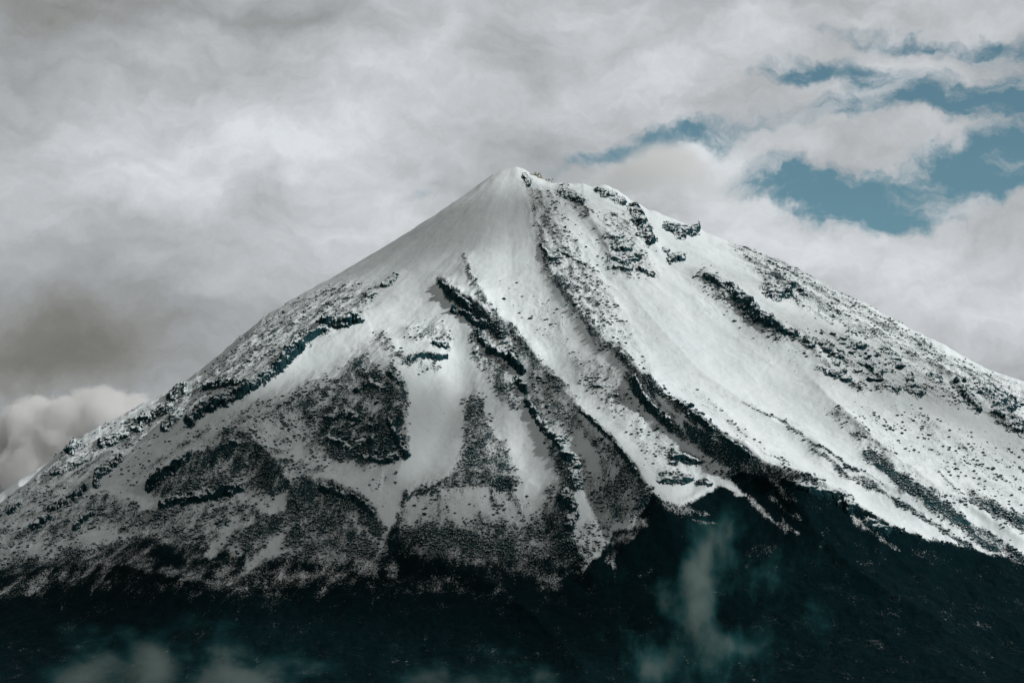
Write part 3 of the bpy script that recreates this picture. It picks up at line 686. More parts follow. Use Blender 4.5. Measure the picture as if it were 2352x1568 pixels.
CRAGS = [
    # --- left flank
    ([(432, 972, .8), (470, 942), (530, 912), (590, 880), (640, 842), (690, 798, .7)], 15, 26, 'long black cliff band slanting across the snowy left flank, the longest one there'),
    ([(470, 893, .7), (520, 882), (575, 884, .7)], 9, 16, 'short curved dark cliff just above the long black cliff band'),
    ([(655, 800, .6), (700, 778), (745, 758, .8)], 11, 18, 'dark rock rib joining the upper end of the long slanting cliff band'),
    ([(742, 742, .7), (782, 742, 1.2), (826, 736, .7)], 13, 22, 'stubby black cliff with a snowy top, highest cliff of the left flank'),
    ([(880, 657, .7), (898, 645, 1), (908, 634, .6)], 10, 12, 'small cluster of dark rocks high on the smooth left snow slope'),
    ([(844, 680), (856, 676)], 8, 8, 'small dark knob below the high rock cluster on the left snow slope'),
    ([(392, 916), (410, 903), (420, 893)], 11, 18, 'dark rock tooth standing on the left skyline'),
    ([(322, 968), (350, 955), (385, 938)], 12, 16, 'jumble of dark rocks along the left skyline beside the small white peak'),
    ([(235, 1022), (262, 1006), (290, 1000)], 13, 15, 'dark rock pile left of the small white peak, just under the skyline'),
    ([(300, 985), (320, 990)], 8, 10, 'small dark rocks directly below the small white peak'),
    ([(158, 1038), (172, 1020)], 11, 18, 'rounded dark knob on the low left skyline in front of the white cloud'),
    ([(375, 985), (398, 965), (408, 950)], 11, 14, 'ragged dark outcrop left of the lower end of the long cliff band'),
    ([(218, 1118, .7), (224, 1095), (250, 1072), (275, 1058, .6)], 10, 20, 'narrow upright dark cliff beside a smooth snow chute on the lower left'),
    ([(112, 1172, .7), (140, 1158), (175, 1138), (195, 1125, .6)], 10, 16, 'dark slanting ledge on the far lower left slope'),
    ([(68, 1215, .7), (88, 1200), (112, 1192, .7)], 10, 14, 'low dark ledge near the left edge of the picture'),
    ([(20, 1175), (45, 1158)], 9, 14, 'dark rocks at the left edge where the slope meets the cloud'),
    ([(120, 1090, .7), (150, 1075), (190, 1060, .7)], 8, 10, 'thin line of rocks below the rounded knob of the low left skyline'),
    ([(170, 1215, .7), (190, 1195), (215, 1175, .7)], 9, 14, 'dark ledge between two snow chutes at the foot of the left flank'),
    ([(335, 1125, .7), (370, 1092), (405, 1068), (435, 1048, .7)], 12, 20, 'dark slanting cliff forming the left side of the rocky hump'),
    ([(372, 1160, .8), (420, 1150, 1.2), (480, 1140), (545, 1125, .8)], 15, 20, 'broad black cliff under the rocky hump on the lower left'),
    ([(500, 1030, .6), (530, 1020), (575, 1022, .6)], 9, 10, 'dark crest of the rocky hump on the lower left'),
    # --- centre left
    ([(752, 965), (790, 950), (820, 965)], 14, 14, 'dark knobbly outcrop at the top of the speckled central rock field'),
    ([(760, 1010), (800, 1030), (850, 1010)], 14, 14, 'dark knobbly outcrop in the middle of the speckled central rock field'),
    ([(840, 1052), (880, 1062), (910, 1050)], 11, 12, 'dark ledge closing the bottom of the speckled central rock field'),
    ([(893, 975, .7), (912, 1010), (932, 1048, .8)], 12, 18, 'dark steep edge of the speckled rock field above the clean snow apron'),
    ([(820, 900), (845, 880), (870, 890)], 12, 11, 'dark outcrop right below the bright curved snow crest'),
    ([(895, 862), (920, 880)], 10, 10, 'dark rocks at the upper left corner of the snow apron'),
    ([(940, 826, .7), (965, 818), (1000, 822, 1.1), (1026, 822, .7)], 8, 16, 'flat black ledge capping the clean snow apron'),
    ([(1000, 790), (1025, 795)], 9, 10, 'cluster of dark rocks above the right end of the flat black ledge'),
    ([(740, 1125), (800, 1140), (850, 1175)], 12, 13, 'dark upper rim of the lower speckled lobe'),
    ([(500, 1205), (520, 1200)], 10, 9, 'small dark crag in the streaky snow below the rocky hump'),
    # --- central ridge
    ([(1012, 652, .7), (1035, 674), (1062, 696, 1.1), (1078, 712, .8)], 10, 16, 'dark cliff at the top left of the central ridge, hooked around a snow hollow'),
    ([(1042, 715, .8), (1070, 725, .7), (1092, 744, 1.2), (1118, 752, .8)], 10, 18, 'black undercut cliff on the central ridge just above the narrow snow gully'),
    ([(1098, 765, .7), (1105, 785, 1), (1122, 802)], 9, 16, 'short black wall stepping down the central ridge above the wide undercut cliff'),
    ([(1122, 808, .8), (1155, 815, 1.2), (1180, 835), (1198, 858, .8)], 11, 22, 'wide black undercut cliff halfway down the central ridge'),
    ([(1190, 878), (1205, 900)], 11, 18, 'round black tower below the wide undercut cliff of the central ridge'),
    ([(1212, 925), (1232, 955), (1240, 975, .7)], 11, 12, 'dark crags on the lower central ridge, upper of two clusters'),
    ([(1252, 985), (1275, 1005), (1285, 1030, .7)], 13, 13, 'dark crags on the lower central ridge, lower of two clusters'),
    ([(1295, 1048), (1325, 1055), (1318, 1090), (1325, 1120, .8)], 13, 14, 'black rock buttress at the foot of the central ridge, left of a bare snow tongue'),
    ([(1295, 1140), (1315, 1170), (1310, 1210)], 16, 16, 'black rocks running down below the buttress of the central ridge'),
    ([(1335, 945), (1372, 978), (1402, 1005)], 6, 9, 'thin line of dark rocks along the bright edge of the central ridge'),
    ([(1415, 1020), (1440, 1055), (1458, 1085)], 7, 10, 'dark rocks along the sharp lower edge of the central ridge'),
    # --- second ridge
    ([(1245, 565), (1262, 590), (1285, 602)], 7, 9, 'upper group of small dark rocks on the rib below the summit'),
    ([(1285, 575), (1330, 600), (1345, 608)], 5, 6, 'thin row of small rocks right of the rib below the summit'),
    ([(1452, 872, .8), (1468, 905), (1492, 935, 1.1), (1510, 950, .8)], 11, 18, 'dark cliff on the left side of the second ridge'),
    ([(1528, 958), (1545, 982)], 12, 18, 'rounded black crag at the lower end of the second ridge cliff'),
    ([(1560, 925), (1598, 958), (1640, 990)], 9, 12, 'dark rocky edge of the second ridge against the brilliant snow'),
    ([(1660, 1010), (1700, 1035), (1722, 1052)], 10, 14, 'dark rocky shoulder low on the second ridge against the brilliant snow'),
    ([(1722, 1046)], 6, 17, 'small pointed rock spire on the edge of the second ridge'),
    ([(1850, 1122, .6), (1890, 1132), (1930, 1142, 1.1), (1962, 1168)], 16, 9, 'broad dark knoll ending the second ridge beside the snow tongue'),
    ([(2000, 1200), (2040, 1218)], 12, 10, 'dark rocks on the slope right below the knoll'),
    # --- summit and right flank
    ([(1205, 405, .8), (1213, 415), (1216, 426, .6)], 9, 10, 'small black crag under the summit, left of the pale rock wall'),
    ([(1298, 446), (1316, 450), (1336, 462, .7)], 14, 11, 'snow-dusted dark crag on the shoulder right of the summit'),
    ([(1375, 438, .7), (1400, 447), (1432, 465, .8)], 11, 13, 'dark rocks along the skyline shoulder above the tall rock rib'),
    ([(1453, 476, .7), (1468, 500), (1482, 525, 1.2), (1497, 555, .9)], 15, 17, 'tall dark rock rib just below the right skyline shoulder'),
    ([(1392, 545), (1430, 545)], 5, 7, 'topmost thin ledge of the stepped rock terraces'),
    ([(1410, 572), (1450, 574)], 6, 9, 'second ledge from the top of the stepped rock terraces'),
    ([(1400, 592), (1436, 597, 1.2), (1464, 594)], 10, 13, 'thickest black ledge of the stepped rock terraces'),
    ([(1412, 614), (1450, 620)], 5, 8, 'lowest thin ledge at the left of the stepped rock terraces'),
    ([(1470, 616), (1500, 632)], 6, 9, 'short broken ledge at the lower right end of the stepped rock terraces'),
    ([(1535, 523, .8), (1565, 532, 1.2), (1602, 530, .9)], 13, 18, 'black crag with a snow cap cut into the right skyline'),
    ([(1545, 597), (1570, 590)], 12, 13, 'larger lone dark rock below the skyline crag on the right'),
    ([(1526, 574), (1534, 578)], 6, 7, 'smaller lone dark rock beside the larger one below the skyline crag'),
    ([(1622, 636, .7), (1642, 644), (1668, 657, .7)], 12, 14, 'first dark crag of the long chain crossing the right flank'),
    ([(1676, 662, .7), (1705, 690), (1735, 722, 1.2), (1765, 740, .9)], 16, 20, 'big dark cliff in the middle of the long chain crossing the right flank'),
    ([(1772, 742, .8), (1800, 762, 1.1), (1830, 768, .8)], 10, 15, 'black cliff at the lower end of the long chain crossing the right flank'),
    ([(1768, 668), (1790, 676), (1815, 664)], 15, 15, 'dark hollow-sided crag above the chain of cliffs on the right flank'),
    ([(1838, 668), (1852, 680)], 7, 8, 'small dark crag between the hollow-sided crag and the right skyline'),
    ([(1850, 780), (1868, 795)], 8, 9, 'dark crag just right of the lower end of the cliff chain'),
    ([(1895, 792), (1915, 812), (1925, 835)], 11, 11, 'crag at the upper left corner of the scattered rocks on the right flank'),
    ([(1900, 852), (1930, 862), (1950, 872)], 10, 10, 'crag at the lower left corner of the scattered rocks on the right flank'),
    ([(1962, 792), (1982, 800)], 9, 10, 'knobbly crag at the upper middle of the scattered rocks on the right flank'),
    ([(1985, 835), (2010, 848), (2022, 862)], 11, 11, 'crag in the centre of the scattered rocks on the right flank'),
    ([(2035, 805), (2055, 822), (2068, 838)], 9, 10, 'crag at the upper right of the scattered rocks on the right flank'),
    ([(2035, 885), (2062, 896)], 9, 9, 'crag at the lower right of the scattered rocks on the right flank'),
    ([(2088, 868, .8), (2092, 890), (2115, 905)], 13, 14, 'dark crag with a rusty-green face at the right end of the scattered rocks'),
    ([(2138, 862), (2162, 876)], 8, 10, 'short black ledge between the scattered rocks and the large right crags'),
    ([(2195, 880, .8), (2215, 905), (2235, 930), (2250, 945, .7)], 11, 16, 'left arm of the large dark crags near the right edge'),
    ([(2268, 892), (2290, 915, 1.2), (2322, 932)], 18, 20, 'upper mass of the large dark crags near the right edge'),
    ([(2300, 950), (2330, 975), (2370, 1000)], 15, 16, 'lower mass of the large dark crags cut by the right edge'),
    ([(2175, 842), (2195, 840)], 7, 8, 'little dark rocks where the large right crags meet the skyline'),
    # --- snow shelf
    ([(1520, 1104), (1555, 1100), (1585, 1102)], 12, 6, 'long dark low outcrop inside the white snow shelf'),
    ([(1612, 1110), (1632, 1112)], 6, 5, 'small dark outcrop right of the long one on the white snow shelf'),
    ([(1548, 1052), (1580, 1050), (1605, 1062)], 9, 9, 'dark mound at the upper edge of the white snow shelf'),
]
for n, (pts, wd, H, lab) in enumerate(CRAGS):
    crag(pts if len(pts) > 1 else [pts[0], (pts[0][0] + 1, pts[0][1] + 1)], wd, H, lab, 300 + n * 13, strata=3.2 if 'ledge' in lab else 0.0)
crag([(1222, 398, .7), (1245, 406), (1262, 412), (1272, 416, .8)], 6, 13, 'pale yellowish rock wall standing on the skyline beside the summit', 999, M_TAN, 'pale_outcrop', 'rock outcrop', block=7, step=1.0)
print('crags done')

# ------------------------------------------------------------------ boulders and stones
def rock_form(n, seed, flat=.75):
    """unit boulder: cut by random planes so it is faceted and irregular"""
    import bmesh
    bm = bmesh.new(); bmesh.ops.create_icosphere(bm, subdivisions=n, radius=1.0)
    co = np.array([v_.co[:] for v_ in bm.verts]); fa = np.array([[v_.index for v_ in f.verts] for f in bm.faces])
    bm.free()
    R = np.random.RandomState(seed)
    nr = R.normal(size=(11, 3)); nr /= np.linalg.norm(nr, axis=1)[:, None]; of = R.uniform(.5, .85, 11)
    for a_, b_ in zip(nr, of):
        p = co @ a_ - b_; co = co - np.maximum(p, 0)[:, None] * a_ * .92
    co = co + .10 * np.stack([vnoise(co[:, 1] * 3 + k * 9, co[:, 2] * 3 + co[:, 0] * 2, seed + k) for k in range(3)], -1)
    return co * np.array([1.15, .9, flat]), fa
FORMS = []
for k in range(6):
    co, fa = rock_form(3, 70 + k, .7 + .06 * k)
    o = raw_mesh('boulder', co, fa, {}, M_CRAG, smooth=False)
    FORMS.append(o.data); bpy.data.objects.remove(o)
RNG = np.random.RandomState(12)
NB = 0
def put_boulder(uu, vv, size, label, group=None):
    global NB
    a, y, zz = locate(uu, vv)
    o = bpy.data.objects.new('boulder', FORMS[NB % 6]); COL.objects.link(o); NB += 1
    o.location = (a * y / D0, y, zz + size * .12)
    o.rotation_euler = (RNG.uniform(-.3, .3), RNG.uniform(-.3, .3), RNG.uniform(0, 6.28))
    s_ = size * .5; o.scale = (s_ * RNG.uniform(.85, 1.35), s_ * RNG.uniform(.85, 1.2), s_ * RNG.uniform(.8, 1.2))
    tag(o, label, 'boulder', group)
    return o
SINGLE = [(975, 1182, 13, 'large lone dark boulder on the snow bench under the scree fan'), (1102, 1176, 6, 'small dark boulder right of centre on the snow bench under the scree fan'),
          (1544, 1064, 12, 'dark pointed boulder standing at the upper rim of the white snow shelf'), (1556, 1078, 6, 'small dark boulder just below the pointed one on the snow shelf'),
          (1376, 890, 12, 'dark boulder on the smooth slope between the two ridges, upper one'), (1383, 1010, 9, 'dark boulder on the smooth slope between the two ridges, lower one'),
          (1158, 688, 10, 'round dark boulder alone on the bright snow right of the central ridge crest'), (1218, 732, 10, 'dark rock lower down the bright snow right of the central ridge'),
          (1905, 852, 9, 'lone small dark rock on the open slope left of the scattered rocks'), (1475, 1035, 7, 'small dark boulder above the left end of the snow shelf'),
          (820, 1010, 14, 'big dark boulder in the speckled central rock field'), (1510, 985, 8, 'single dark boulder left of the second ridge cliff'), (595, 945, 8, 'dark boulder on the smooth snow right under the long black cliff band'),
          (735, 1010, 10, 'dark boulder at the left edge of the speckled central rock field'), (2010, 690 + 34, 7, 'small dark rock on the right skyline')]
for uu, vv, sz, lab in SINGLE: put_boulder(uu, vv, sz, lab)
def ordinal(i):
    o = ['first', 'second', 'third', 'fourth', 'fifth', 'sixth', 'seventh', 'eighth', 'ninth', 'tenth', 'eleventh', 'twelfth', 'thirteenth', 'fourteenth',
         'fifteenth', 'sixteenth', 'seventeenth', 'eighteenth', 'nineteenth', 'twentieth']
    if i < 20: return o[i]
    if i == 29: return 'thirtieth'
    return ('twenty-' if i < 29 else 'thirty-') + o[(i % 10)]
def in_poly(p, P):
    c = False; n = len(P)
    for i in range(n):
        x1, y1 = P[i]; x2, y2 = P[(i + 1) % n]
        if (y1 > p[1]) != (y2 > p[1]) and p[0] < (x2 - x1) * (p[1] - y1) / (y2 - y1) + x1: c = not c
    return c
FIELDS = [([(1885, 765), (1960, 770), (2060, 800), (2085, 870), (2060, 905), (1950, 900), (1890, 850)], 34, (8, 19), 'dark boulder in the scattered rock patch on the right flank', 'boulders scattered on the right flank'),
          ([(1240, 470), (1275, 470), (1330, 560), (1300, 570), (1260, 560)], 12, (4, 8), 'small dark rock on the snowy rib just below the summit', 'rocks on the rib below the summit'),
          ([(1245, 610), (1290, 610), (1340, 690), (1370, 740), (1310, 700)], 16, (5, 11), 'dark rock on the speckled rib between the two bright snowfields', 'rocks on the rib between the snowfields'),
          ([(1440, 820), (1470, 840), (1620, 955), (1700, 1020), (1680, 1020), (1560, 940)], 22, (6, 12), 'dark boulder strung along the upper edge of the second ridge', 'boulders along the second ridge'),
          ([(830, 845), (900, 850), (925, 930), (860, 930), (820, 900)], 18, (6, 13), 'dark boulder below the curved bright crest left of centre', 'boulders below the curved crest'),
          ([(740, 980), (880, 950), (920, 1020), (900, 1050), (780, 1050)], 22, (7, 16), 'dark boulder inside the speckled central rock field', 'boulders in the central rock field'),
          ([(660, 740), (760, 700), (850, 665), (860, 690), (760, 735), (680, 775)], 22, (5, 11), 'dark rock on the slope above the long black cliff band', 'rocks above the long cliff band'),
          ([(500, 880), (600, 790), (700, 700), (700, 730), (620, 830), (530, 890)], 20, (4, 9), 'small dark rock just inside the left skyline above the cliff band', 'rocks inside the left skyline'),
          ([(1100, 720), (1150, 760), (1240, 850), (1300, 960), (1270, 960), (1180, 850)], 22, (6, 12), 'dark boulder lodged along the middle of the central ridge', 'boulders along the central ridge'),
          ([(1400, 500), (1500, 560), (1530, 620), (1480, 610), (1400, 560)], 12, (4, 9), 'dark rock scattered around the stepped rock terraces', 'rocks around the stepped terraces'),
          ([(1630, 665), (1670, 680), (1760, 770), (1740, 790), (1660, 720)], 12, (4, 9), 'small dark rock on the snow just below the cliff chain', 'rocks below the cliff chain'),
          ([(2150, 870), (2200, 860), (2352, 930), (2352, 985), (2250, 960)], 16, (7, 15), 'dark boulder between the large crags near the right edge', 'boulders near the right edge'),
          ([(1340, 800), (1400, 860), (1480, 1000), (1560, 1050), (1480, 1050), (1400, 960)], 18, (4, 9), 'small dark stone on the speckled slope between the two ridges', 'stones between the ridges')]
for P, cnt, (s0, s1), lab, grp in FIELDS:
    us = [p[0] for p in P]; vs = [p[1] for p in P]; k = 0; spots = []
    while k < cnt:
        q = (RNG.uniform(min(us), max(us)), RNG.uniform(min(vs), max(vs)))
        if in_poly(q, P): spots.append((q[0], q[1], s0 + (s1 - s0) * RNG.uniform() ** 1.8)); k += 1
    big = max(spots, key=lambda t: t[2]); spots[spots.index(big)] = big = (big[0], big[1], s1 * 1.15)
    spots.sort(key=lambda t: t[0])
    for r_, t in enumerate(spots):
        put_boulder(*t, lab + ', ' + ordinal(r_) + ' from the left', grp)

def stones(name, count, smin, smax, seed, lo=.1, hi=.75):
    """loose stones nobody could count, as one object"""
    R = np.random.RandomState(seed)
    jy, ix = np.where((YY > 4600) & (YY < 7030) & (np.abs(AA) < 1330) & (bare > lo) & (low < .6))
    dA = np.gradient(A)[ix]; dY = np.gradient(Y)[jy]
    vis = np.maximum(0, -(VCOL[np.minimum(jy + 1, len(Y) - 1), ix] - VCOL[jy, ix])) 
    wgt = np.minimum(bare[jy, ix], hi) ** 1.5 * dA * (vis + .1)
    clump = sstep(fbm(XX[jy, ix] / 60, YY[jy, ix] / 60, 4, seed, .6), -.15, .25)
    wgt = wgt * (.08 + clump); wgt /= wgt.sum()
    pick = R.choice(len(jy), count, p=wgt)
    a = A[ix[pick]] + R.uniform(-1.5, 1.5, count); y = Y[jy[pick]] + R.uniform(-2, 2, count)
    z_ = surf(a, y); x_ = a * y / D0
    size = smin + (smax - smin) * R.uniform(size=count) ** 3
    V, Fc = [], []
    forms = [rock_form(1, 200 + q) for q in range(8)]
    for q in range(8):
        m = np.arange(count) % 8 == q; n = m.sum(); co, fa = forms[q]
        an = R.uniform(0, 6.28, n); c, s_ = np.cos(an), np.sin(an)
        X_ = co[None, :, 0] * c[:, None] - co[None, :, 1] * s_[:, None]; Y_ = co[None, :, 0] * s_[:, None] + co[None, :, 1] * c[:, None]; Z_ = np.repeat(co[None, :, 2], n, 0)
        P3 = np.stack([X_, Y_, Z_], -1) * (size[m] * .5)[:, None, None] + np.stack([x_[m], y[m], z_[m] + size[m] * .12], -1)[:, None, :]
        off = sum(len(q2) for q2 in V)
        V.append(P3.reshape(-1, 3)); Fc.append((fa[None] + (np.arange(n) * len(co))[:, None, None]).reshape(-1, 3) + off)
    o = raw_mesh(name, np.concatenate(V), np.concatenate(Fc), {}, M_CRAG, smooth=False)
    tag(o, 'loose dark stones and small rocks strewn over the snow slopes', 'stones', kind='stuff')
stones('scattered_stones', 40000, 1.5, 9.0, 5)

# ------------------------------------------------------------------ small white peak behind the left skyline
def far_peak():
    a, y, zz = locate(300, 985)
    yc = 8300.0
    def at(uu, vv):
        e = PITCH + math.atan((784 - vv) * KD / D0); return ((uu - 1176) * KD * yc / D0, math.tan(e) * yc * 1.0)
    ax, az = at(284, 954)
    xs = np.linspace(ax - 700, ax + 700, 180); ys = np.linspace(yc - 600, yc + 600, 120)
    X, Yv = np.meshgrid(xs, ys); dx = X - ax; dy = Yv - yc
    ang = np.arctan2(dy, dx)
    ridge_ = .62 + .10 * np.cos(3 * ang + .6)
    r = np.sqrt(dx * dx + dy * dy)
    Z = az - np.where(dx > 0, .42, .70) * np.abs(dx) * .8 - .30 * np.abs(dy + dx * .4) - ridge_ * r * .25
    Z += 14 * fbm(X / 120, Yv / 120, 5, 8) * np.minimum(1, r / 60)
    b = np.full(X.shape, .06)
    o = grid_mesh('distant_peak', X, Yv, Z, {'bare': b, 'low': b * 0}, M_MTN)
    tag(o, kind='structure')
far_peak()

# ------------------------------------------------------------------ clouds and mist: real volumes
def place(uu, vv, dist):
    e = PITCH + math.atan((784 - vv) * KD / D0)
    dep = dist * math.cos(PITCH) + math.tan(e) * dist * math.sin(PITCH)
    return Vector(((uu - 1176) * KD / D0 * dep, dist, math.tan(e) * dist))
def volume_body(name, box, dist, thick, blobs, dens, nscale, amp, cut, soft, label, thin_col, thick_col, aniso=0.2, detail=5, squash=(1, 1, 1), seed=0.0, step=0):
    """cloud filling an ellipsoid-built body; blobs = (u, v, ru, rv, weight) in layout units"""
    (u0, v0, u1, v1) = box
    c = place((u0 + u1) / 2, (v0 + v1) / 2, dist); sc = (place(u1, v0, dist).x - place(u0, v0, dist).x) / (u1 - u0)
    lo = place(u0, v1, dist); hi = place(u1, v0, dist)
    import bmesh
    bm = bmesh.new(); bmesh.ops.create_icosphere(bm, subdivisions=4, radius=1.0)
    hx, hz, hy = (hi.x - lo.x) / 2, (hi.z - lo.z) / 2, thick / 2
    for v_ in bm.verts:
        p = v_.co; m_ = max(abs(p.x), abs(p.y), abs(p.z)); k_ = (1 / m_) ** .75
        v_.co = Vector((p.x * k_ * hx, p.y * k_ * hy, p.z * k_ * hz))
    me = bpy.data.meshes.new(name); bm.to_mesh(me); bm.free()
    o = bpy.data.objects.new(name, me); COL.objects.link(o); o.location = ((lo.x + hi.x) / 2, dist, (lo.z + hi.z) / 2)
    m = bpy.data.materials.new(name + '_vapour'); m.use_nodes = True; t = m.node_tree; t.nodes.clear(); N = NT(t)
    P = N.new('ShaderNodeTexCoord').outputs['Object']
    Pn = N.vm('ADD', N.vm('MULTIPLY', P, squash), (seed * 900, seed * 300, 0))
    w = N.vm('SCALE', N.vm('SUBTRACT', N.noise(Pn, nscale * .6, 3, .5, color=True), (.5, .5, .5)), scale=1.0 / nscale * .9)
    Pw = N.vm('ADD', P, w)
    f = None
    for (bu, bv, ru, rv, wt) in blobs:
        b = place(bu, bv, dist) - o.location
        q = N.vm('LENGTH', N.vm('MULTIPLY', N.vm('SUBTRACT', Pw, (b.x, 0, b.z)), (1 / (ru * sc), 1 / (thick * .34), 1 / (rv * sc))))
        g = N.m('MULTIPLY', N.m('POWER', 0.36788, N.m('MULTIPLY', q, q)), wt)
        f = g if f is None else N.m('ADD', f, g)
    n = N.noise(N.vm('ADD', Pn, w), nscale, detail, .62)
    f = N.m('MULTIPLY_ADD', N.m('SUBTRACT', n, .5), amp, f)
    x, y, z = N.sepv(P)
    e = N.m('MAXIMUM', N.m('MAXIMUM', N.m('ABSOLUTE', N.m('DIVIDE', x, hx)), N.m('ABSOLUTE', N.m('DIVIDE', y, hy))), N.m('ABSOLUTE', N.m('DIVIDE', z, hz)))
    d = N.m('MULTIPLY', N.ramp(f, cut, cut + soft), N.ramp(e, .95, .6))
    pv = N.new('ShaderNodeVolumePrincipled')
    N.put(pv.inputs['Density'], N.m('MULTIPLY', d, dens)); N.put(pv.inputs['Color'], N.mix(N.ramp(d, .04, .38), thin_col, thick_col))
    pv.inputs['Anisotropy'].default_value = aniso
    out_ = N.new('ShaderNodeOutputMaterial'); N.l.new(pv.outputs[0], out_.inputs['Volume'])
    me.materials.append(m)
    tag(o, label, 'cloud' if 'cloud' in name else 'mist', kind='stuff')
    return o
TEAL = (0.07, 0.38, 0.41, 1); WARM = (0.38, 0.48, 0.45, 1)
volume_body('mist', (1330, 1120, 1960, 1640), 3900, 260,
            [(1650, 1180, 34, 60, .40), (1615, 1260, 36, 60, .5), (1600, 1330, 40, 60, .58), (1610, 1410, 46, 55, .62), (1660, 1470, 60, 36, .55), (1720, 1500, 40, 26, .35), (1580, 1540, 120, 50, .32), (1480, 1400, 140, 170, .20), (1760, 1300, 160, 110, .26), (1820, 1480, 120, 110, .22), (1460, 1530, 110, 60, .26)],
            .0175, .020, 1.9, .20, 1.2, 'thin grey-green mist plume rising in front of the dark lower slope', TEAL, WARM, seed=1, detail=7, squash=(1.15, .25, .8))
volume_body('mist', (40, 1350, 860, 1660), 3700, 240,
            [(170, 1560, 90, 55, .6), (340, 1540, 40, 60, .7), (560, 1560, 80, 45, .6), (330, 1480, 180, 60, .32), (620, 1500, 140, 50, .32), (440, 1580, 400, 60, .4)],
            .0095, .018, 1.8, .17, 1.1, 'low wisps of mist along the bottom left in front of the dark slope', TEAL, WARM, seed=2, detail=7, squash=(.9, .25, 1.3))
volume_body('mist', (820, 1420, 1360, 1660), 3750, 220,
            [(960, 1570, 70, 40, .6), (1080, 1580, 90, 40, .6), (1250, 1560, 80, 46, .55), (1150, 1520, 150, 50, .14)],
            .0095, .018, 1.8, .17, 1.1, 'faint mist wisps at the bottom centre in front of the dark slope', TEAL, WARM, seed=3, detail=7, squash=(.9, .25, 1.3))
volume_body('cloud', (-260, 840, 480, 1330), 9000, 620,
            [(310, 975, 85, 68, 1.0), (230, 950, 60, 46, .7), (210, 990, 90, 80, .9), (100, 1000, 70, 75, .95), (60, 950, 36, 36, .5), (20, 1090, 130, 90, 1.0), (150, 1080, 120, 90, 1.0), (-120, 1150, 150, 100, .9)],
            .035, .0105, 1.9, .5, .2, 'bright billowing cloud rising behind the lower left skyline', (.9995, .9995, .9995, 1), (.9995, .9995, .9995, 1), .2, 6, seed=4)
volume_body('cloud', (1200, 270, 1900, 560), 7900, 420,
            [(1330, 435, 90, 30, .7), (1430, 400, 90, 55, .9), (1520, 375, 80, 55, 1.0), (1600, 420, 80, 70, .8), (1700, 470, 90, 50, .55), (1780, 500, 80, 30, .4)],
            .010, .0065, 1.3, .42, .8, 'pale smooth banner cloud trailing right from behind the summit', (.9995, .9995, .9995, 1), (.9995, .9995, .9995, 1), .2, 6, (.7, 1, 1.3), seed=5)
volume_body('cloud', (760, 330, 1230, 660), 6750, 200,
            [(1140, 392, 50, 20, .8), (1070, 436, 60, 22, .85), (980, 488, 66, 24, .8), (890, 545, 66, 24, .7), (820, 600, 50, 20, .45)],
            .0060, .0085, 1.3, .30, .9, 'thin veil of blown cloud hugging the upper left skyline', (.9995, .9995, .9995, 1), (.9995, .9995, .9995, 1), .2, 6, (.7, 1, 1.3), seed=6)

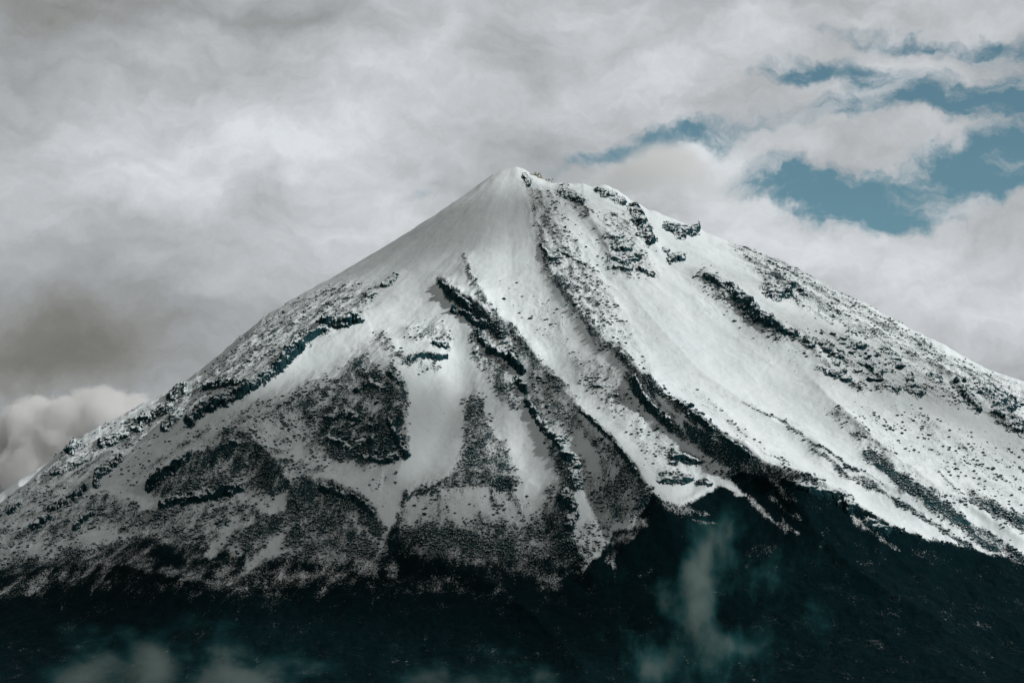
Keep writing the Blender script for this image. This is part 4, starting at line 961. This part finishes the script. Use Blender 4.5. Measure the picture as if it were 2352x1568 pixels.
def shading_cloud(targets, t, dens, label):
    """unseen cloud added right of the frame, lobes set to shade the given places"""
    import bmesh
    C = []
    for (uu, vv, r, wt) in targets:
        a, y, zz = locate(uu, vv); C.append((Vector((a * y / D0, y, zz)) + SUN * t, r, wt))
    ctr = sum((c[0] for c in C), Vector()) / len(C)
    hx = max(abs(c[0].x - ctr.x) + c[1] * 1.6 for c in C); hy = max(abs(c[0].y - ctr.y) + c[1] * 1.6 for c in C); hz = max(abs(c[0].z - ctr.z) + c[1] * 1.2 for c in C)
    bm = bmesh.new(); bmesh.ops.create_icosphere(bm, subdivisions=4, radius=1.0)
    for v_ in bm.verts:
        p = v_.co; m_ = max(abs(p.x), abs(p.y), abs(p.z)); k_ = (1 / m_) ** .75
        v_.co = Vector((p.x * k_ * hx, p.y * k_ * hy, p.z * k_ * hz))
    me = bpy.data.meshes.new('cloud'); bm.to_mesh(me); bm.free()
    o = bpy.data.objects.new('cloud', me); COL.objects.link(o); o.location = ctr
    m = bpy.data.materials.new('drifting_cloud_vapour'); m.use_nodes = True; tr = m.node_tree; tr.nodes.clear(); N = NT(tr)
    P = N.new('ShaderNodeTexCoord').outputs['Object']; f = None
    for (c, r, wt) in C:
        b = c - ctr
        q = N.vm('LENGTH', N.vm('SCALE', N.vm('SUBTRACT', P, tuple(b)), scale=1 / r))
        g = N.m('MULTIPLY', N.m('POWER', 0.36788, N.m('MULTIPLY', q, q)), wt); f = g if f is None else N.m('ADD', f, g)
    f = N.m('MULTIPLY_ADD', N.m('SUBTRACT', N.noise(P, .0036, 4, .55), .5), .9, f)
    x, y, z = N.sepv(P)
    e = N.m('MAXIMUM', N.m('MAXIMUM', N.m('ABSOLUTE', N.m('DIVIDE', x, hx)), N.m('ABSOLUTE', N.m('DIVIDE', y, hy))), N.m('ABSOLUTE', N.m('DIVIDE', z, hz)))
    d = N.m('MULTIPLY', N.ramp(f, .3, 1.1), N.ramp(e, .95, .7))
    pv = N.new('ShaderNodeVolumePrincipled'); N.put(pv.inputs['Density'], N.m('MULTIPLY', d, dens)); N.put(pv.inputs['Color'], (.99, .99, .99, 1))
    pv.inputs['Anisotropy'].default_value = .4
    out_ = N.new('ShaderNodeOutputMaterial'); N.l.new(pv.outputs[0], out_.inputs['Volume']); me.materials.append(m)
    tag(o, label, 'cloud', kind='stuff')
shading_cloud([(60, 1150, 420, .68), (480, 1040, 280, .62), (480, 1280, 400, .7), (850, 1230, 280, .66), (1130, 1280, 240, .65), (1130, 470, 150, 1.4), (1010, 560, 160, 1.15), (880, 670, 170, .75), (1400, 1440, 300, .8),
               (1480, 540, 100, .6), (1700, 640, 140, .85), (1900, 760, 160, .9), (2120, 900, 200, .9), (2350, 1050, 200, .75), (1130, 900, 150, .62), (1000, 980, 160, .75), (780, 900, 160, .55), (1240, 1080, 120, .5)], 4200, .0038,
              'unseen cloud added outside the frame to shade the flanks and summit')
